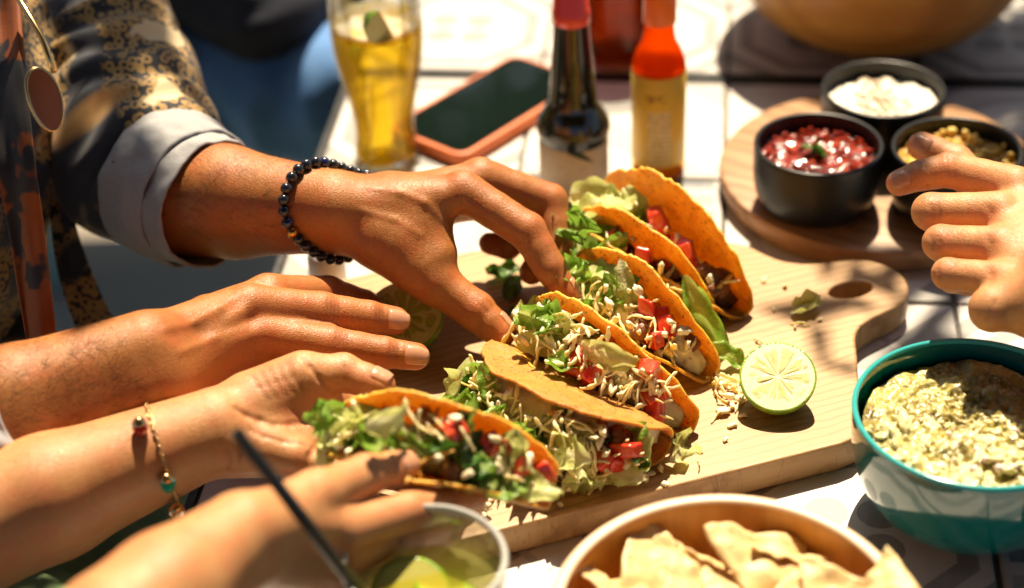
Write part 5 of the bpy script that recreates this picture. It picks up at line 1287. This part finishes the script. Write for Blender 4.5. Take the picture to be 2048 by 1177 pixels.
# thin chain bracelet with charms
wc = at(322, 900, 62); wax = unit(JWL['wrist'] - at(-120, 1085, 42))
cpts = ring_on(BW, wc, unit(wax - UPV * .08), 80, .9, (0, -.5, .8))
ch = empty('chain_bracelet', wc, label='thin gold chain bracelet with three small charms on the near arm', cat='bracelet')
lnk = mesh('chain_link', *tube([(1.75 * math.cos(a), 1.0 * math.sin(a), 0) for a in np.linspace(0, 2 * math.pi, 11)], .36, 6, cap=False), GOLD)
P = [np.array(q) for q in cpts]; cum = [0]
for i in range(80): cum.append(cum[-1] + np.linalg.norm(P[(i + 1) % 80] - P[i]))
nl = int(cum[-1] / 2.6)
def along(s):
    s %= cum[-1]; i = int(np.searchsorted(cum, s)) - 1; i = max(0, min(79, i)); tt = (s - cum[i]) / (cum[i + 1] - cum[i] + 1e-6); return P[i] * (1 - tt) + P[(i + 1) % 80] * tt
for k in range(nl):
    s = k * cum[-1] / nl; p = along(s); d = Vector(along(s + 1) - along(s - 1)).normalized(); nrm = Vector(unit(p - wc)); y = nrm.cross(d)
    M = Matrix((d, y, d.cross(y))).transposed()
    if k % 2: M = M @ Matrix.Rotation(1.2, 3, 'X')
    link('chain_link', lnk, ch, loc=p, rot=M, local=False)
CHM = [NT('red_stone'), NT('green_stone'), NT('amber_stone')]
for m_, cc in zip(CHM, ((0.50, 0.02, 0.01), (0.0, 0.30, 0.18), (0.65, 0.25, 0.03))): m_.set(color=cc, rough=.06, trans=.25, coat=.6)
def near_px(x, y):
    best = min(range(200), key=lambda k: np.hypot(*(proj(along(k * cum[-1] / 200)) - np.array([x, y]))) + 500 * ((along(k * cum[-1] / 200) - wc) @ fwd > 2)); return along(best * cum[-1] / 200)
def proj(p): d = np.asarray(p) - CAM; z = d @ fwd; return np.array([1024 + FPX * (d @ RIGHT) / z, 588.5 - FPX * (d @ UPV) / z])
drop = lathe([(0.01, 4.2), (2.0, 3.8), (3.6, 2.0), (3.9, 0), (3.2, -2.4), (1.8, -4.4), (0.01, -5.4)], 12)
for (x, y, kx, off) in ((310, 850, 0, (-6, -3, 2)), (310, 950, 1, (0, -4, -5)), (338, 1000, 2, (0, -3, -8))):
    p = near_px(x, y) + np.array(off); o = link('charm', mesh('charm', *drop, CHM[kx].m, smooth=False), ch, loc=p, local=False, scale=1.15)
    o2 = link('charm_cap', mesh('charm_cap', *lathe([(0.01, 5.4), (1.2, 5.2), (2.9, 3.6), (3.4, 2.6)], 12), GOLD), o)

# ------------------------------------------------------------------ the woman's green trousers below the table edge
GRN = varied('green_trousers', (0.10, 0.17, 0.07), (0.17, 0.24, 0.11), 30, .85, .3, 500)
LB = Body(); LB.add([Limb(at(-150, 1250, -210), at(330, 1180, -200), 92, 72), Limb(at(330, 1180, -200), at(340, 1300, -640), 70, 48), Limb(at(-200, 1420, -190), at(350, 1420, -190), 95, 75)], 20, 10)
lm = LB.mesh('trousers', 5.0, GRN); ripple(lm, 5, (1, .3, 0), 45, 6, 3); link('trousers', lm, woman, local=False)
# ------------------------------------------------------------------ the people and seats behind
DEN = varied('blue_denim', (0.07, 0.20, 0.48), (0.13, 0.30, 0.60), 18, .8, .3, 700)
NAVY = varied('navy_top', (0.008, 0.012, 0.024), (0.018, 0.024, 0.045), 30, .85)
jp = empty('person', at(420, 250, -400), label='blurred person in blue jeans and a dark top seated behind the table', cat='person')
JB = Body()
k1 = at(655, 205, -70); h1 = at(230, 120, -60)
JB.add([Limb(h1, k1, 88, 66), Limb(k1, at(600, 420, -420), 62, 45), Limb(at(120, 40, -80), at(620, 60, -120), 85, 62)], 18, 10)
jm = JB.mesh('jeans', 6.0, DEN); ripple(jm, 5, (1, .2, 0), 55, 2, 4); link('jeans', jm, jp, local=False)
NB = Body(); NB.add([Limb(at(180, 60, -40), at(240, -260, 60), 135, 140), Limb(at(300, -120, 60), at(520, 30, 10), 52, 45), Limb(at(520, 30, 10), at(660, -40, -10), 44, 36)], 30, 20)
nm_ = NB.mesh('top', 7.0, NAVY); ripple(nm_, 5, (0, 0, 1), 60, 4, 5); link('top', nm_, jp, local=False)
TEALW = varied('teal_painted_wood', (0.10, 0.20, 0.22), (0.16, 0.27, 0.28), 20, .6)
c0 = at(280, 40, -300)
chr_ = empty('chair', (c0[0], c0[1] + 250, -740), label='teal painted wooden chair blurred in the far left background', cat='chair')
for nm, b in (('seat', box(-220, 220, -200, 200, 420, 445)), ('leg', box(-215, -180, -195, -160, 0, 420)), ('leg', box(180, 215, -195, -160, 0, 420)), ('leg', box(-215, -180, 160, 195, 0, 420)), ('leg', box(180, 215, 160, 195, 0, 420)),
              ('back_post', box(-215, -180, 200, 230, 420, 900)), ('back_post', box(180, 215, 200, 230, 420, 900)), ('back_slat', box(-180, 180, 205, 225, 760, 880)), ('back_slat', box(-180, 180, 205, 225, 600, 700))):
    o = link(nm, mesh(nm, *b, TEALW, smooth=False), chr_); bevel(o, 6, 2)

# ------------------------------------------------------------------ what shades the table: an added, unseen sheet blocking sky light over the camera, and trees behind
BLOCK_MAT = varied('blocker_dark', (0.05, 0.04, 0.03), (0.07, 0.055, 0.04), 3, .8)
aw = empty('sky_blocker', (0, -600, 1750), label='added dark sheet blocking sky light above the near side of the tables, out of view', cat='sky_blocker')
v = []; f = []; n, m = 24, 14
for i in range(n + 1):
    for j in range(m + 1):
        x = -3200 + 6400 * i / n; y = -2600 + 4600 * j / m; v.append((x, y, 120 * math.cos(i * math.pi / 4) * .4 + 60 * math.sin(y / 900)))
for i in range(n):
    for j in range(m): a = i * (m + 1) + j; f.append((a, a + m + 1, a + m + 2, a + 1))
solidify(link('blocker_sheet', mesh('blocker_sheet', v, f, BLOCK_MAT), aw), 3, 0)
for x in (-3100, 3100):
    link('pole', mesh('pole', *tube([(x, -2500, 0), (x, -2500, -2490)], 30, 12), EDGE), aw); link('pole', mesh('pole', *tube([(x, 1950, 0), (x, 1950, -2490)], 30, 12), EDGE), aw)
BARK = varied('bark', (0.05, 0.035, 0.022), (0.11, 0.08, 0.05), 20, .9, .6, 60, .01)
t = NT('tree_leaf'); co = t.coord(); cc = t.mix(t.noise(co, 9, 3), (0.035, 0.085, 0.012), (0.10, 0.17, 0.03)); t.set(color=cc, rough=.45)
tl = t.new('BsdfTranslucent'); t.l.new(cc, tl.inputs[0]); mm_ = t.new('MixShader'); mm_.inputs[0].default_value = .4
t.l.new(t.b.outputs[0], mm_.inputs[1]); t.l.new(tl.outputs[0], mm_.inputs[2]); t.l.new(mm_.outputs[0], t.out.inputs['Surface']); LEAFM = t.m
def tree(base, height, clumps, nleaf, seed, label, leafsize=(45, 90)):
    """trunk with limbs to every clump; clumps: (centre offset, radius)"""
    rg = np.random.default_rng(seed); root = empty('tree', base, label=label, cat='tree', group='trees behind the tables')
    top = np.array([0, 0, height * .55]); parts = [tube([(0, 0, 0), (20, 10, height * .3), tuple(top)], [height * .035, height * .026, height * .02], 12)]
    V = []; Fc = []
    for c, r in clumps:
        c = np.array(c, float); mid = (top + c) / 2 + rg.normal(0, 60, 3); parts.append(tube([tuple(top), tuple(mid), tuple(c)], [height * .014, height * .009, 8], 8))
        k = int(nleaf * (r / 500.0) ** 2)
        d = rg.normal(size=(k, 3)); d /= np.linalg.norm(d, axis=1)[:, None]; p = c + d * (r * rg.random((k, 1)) ** .45) * np.array([1, 1, .7])
        for q in p:
            a = rg.normal(size=3); a /= np.linalg.norm(a); b = np.cross(a, rg.normal(size=3)); b /= np.linalg.norm(b); L = rg.uniform(*leafsize); o = len(V)
            V += [q - a * L * .5, q + b * L * .26 + np.cross(a, b) * L * .06, q + a * L * .5, q - b * L * .26 + np.cross(a, b) * L * .06]; Fc.append((o, o + 1, o + 2, o + 3))
    link('trunk', mesh('trunk', *join(*parts), BARK), root); link('crown', mesh('crown', V, Fc, LEAFM, smooth=False), root)
sd = np.array(SUN_DIR) / SUN_DIR.z
def over(x, y, h): q = np.array([x, y, 0.0]) + sd * h; return q
b1 = np.array([-2300, 3600, -740.0])
tree(b1, 3200, [(over(-440, 1080, 1500) - b1, 230), (over(-720, 1250, 1700) - b1, 380), (over(-330, 900, 1450) - b1, 150), (over(-235, 1030, 1350) - b1, 65), (over(-150, 1000, 1350) - b1, 40), (over(-1300, 1900, 1900) - b1, 500)], 900, 1, 'leafy tree behind the left side, its branches shading the man')
b2 = np.array([2300, 4200, -740.0])
tree(b2, 3600, [(over(470, 1420, 1500) - b2, 260), (over(330, 1330, 1450) - b2, 140), (over(440, 1240, 1450) - b2, 150), (over(232, 975, 1400) - b2, 60), (over(345, 760, 1300) - b2, 70), (over(215, 900, 1400) - b2, 45), (over(900, 1500, 1700) - b2, 520), (over(700, 1050, 1600) - b2, 230)], 900, 2, 'leafy tree behind the right side, its branches shading the big bowl')
for k, (x, y, hh) in enumerate(((-2600, 7600, 6800), (600, 8400, 7400), (4000, 7800, 7000))):
    b = np.array([x, y, -740.0]); rr = random.Random(k)
    tree(b, hh, [((rr.uniform(-1500, 1500), rr.uniform(-900, 900), hh * rr.uniform(.25, .9)), rr.uniform(800, 1250)) for _ in range(14)], 230, 10 + k, ('far leafy tree at the left behind the terrace', 'far leafy tree in the middle behind the terrace', 'far leafy tree at the right behind the terrace')[k], (130, 240))
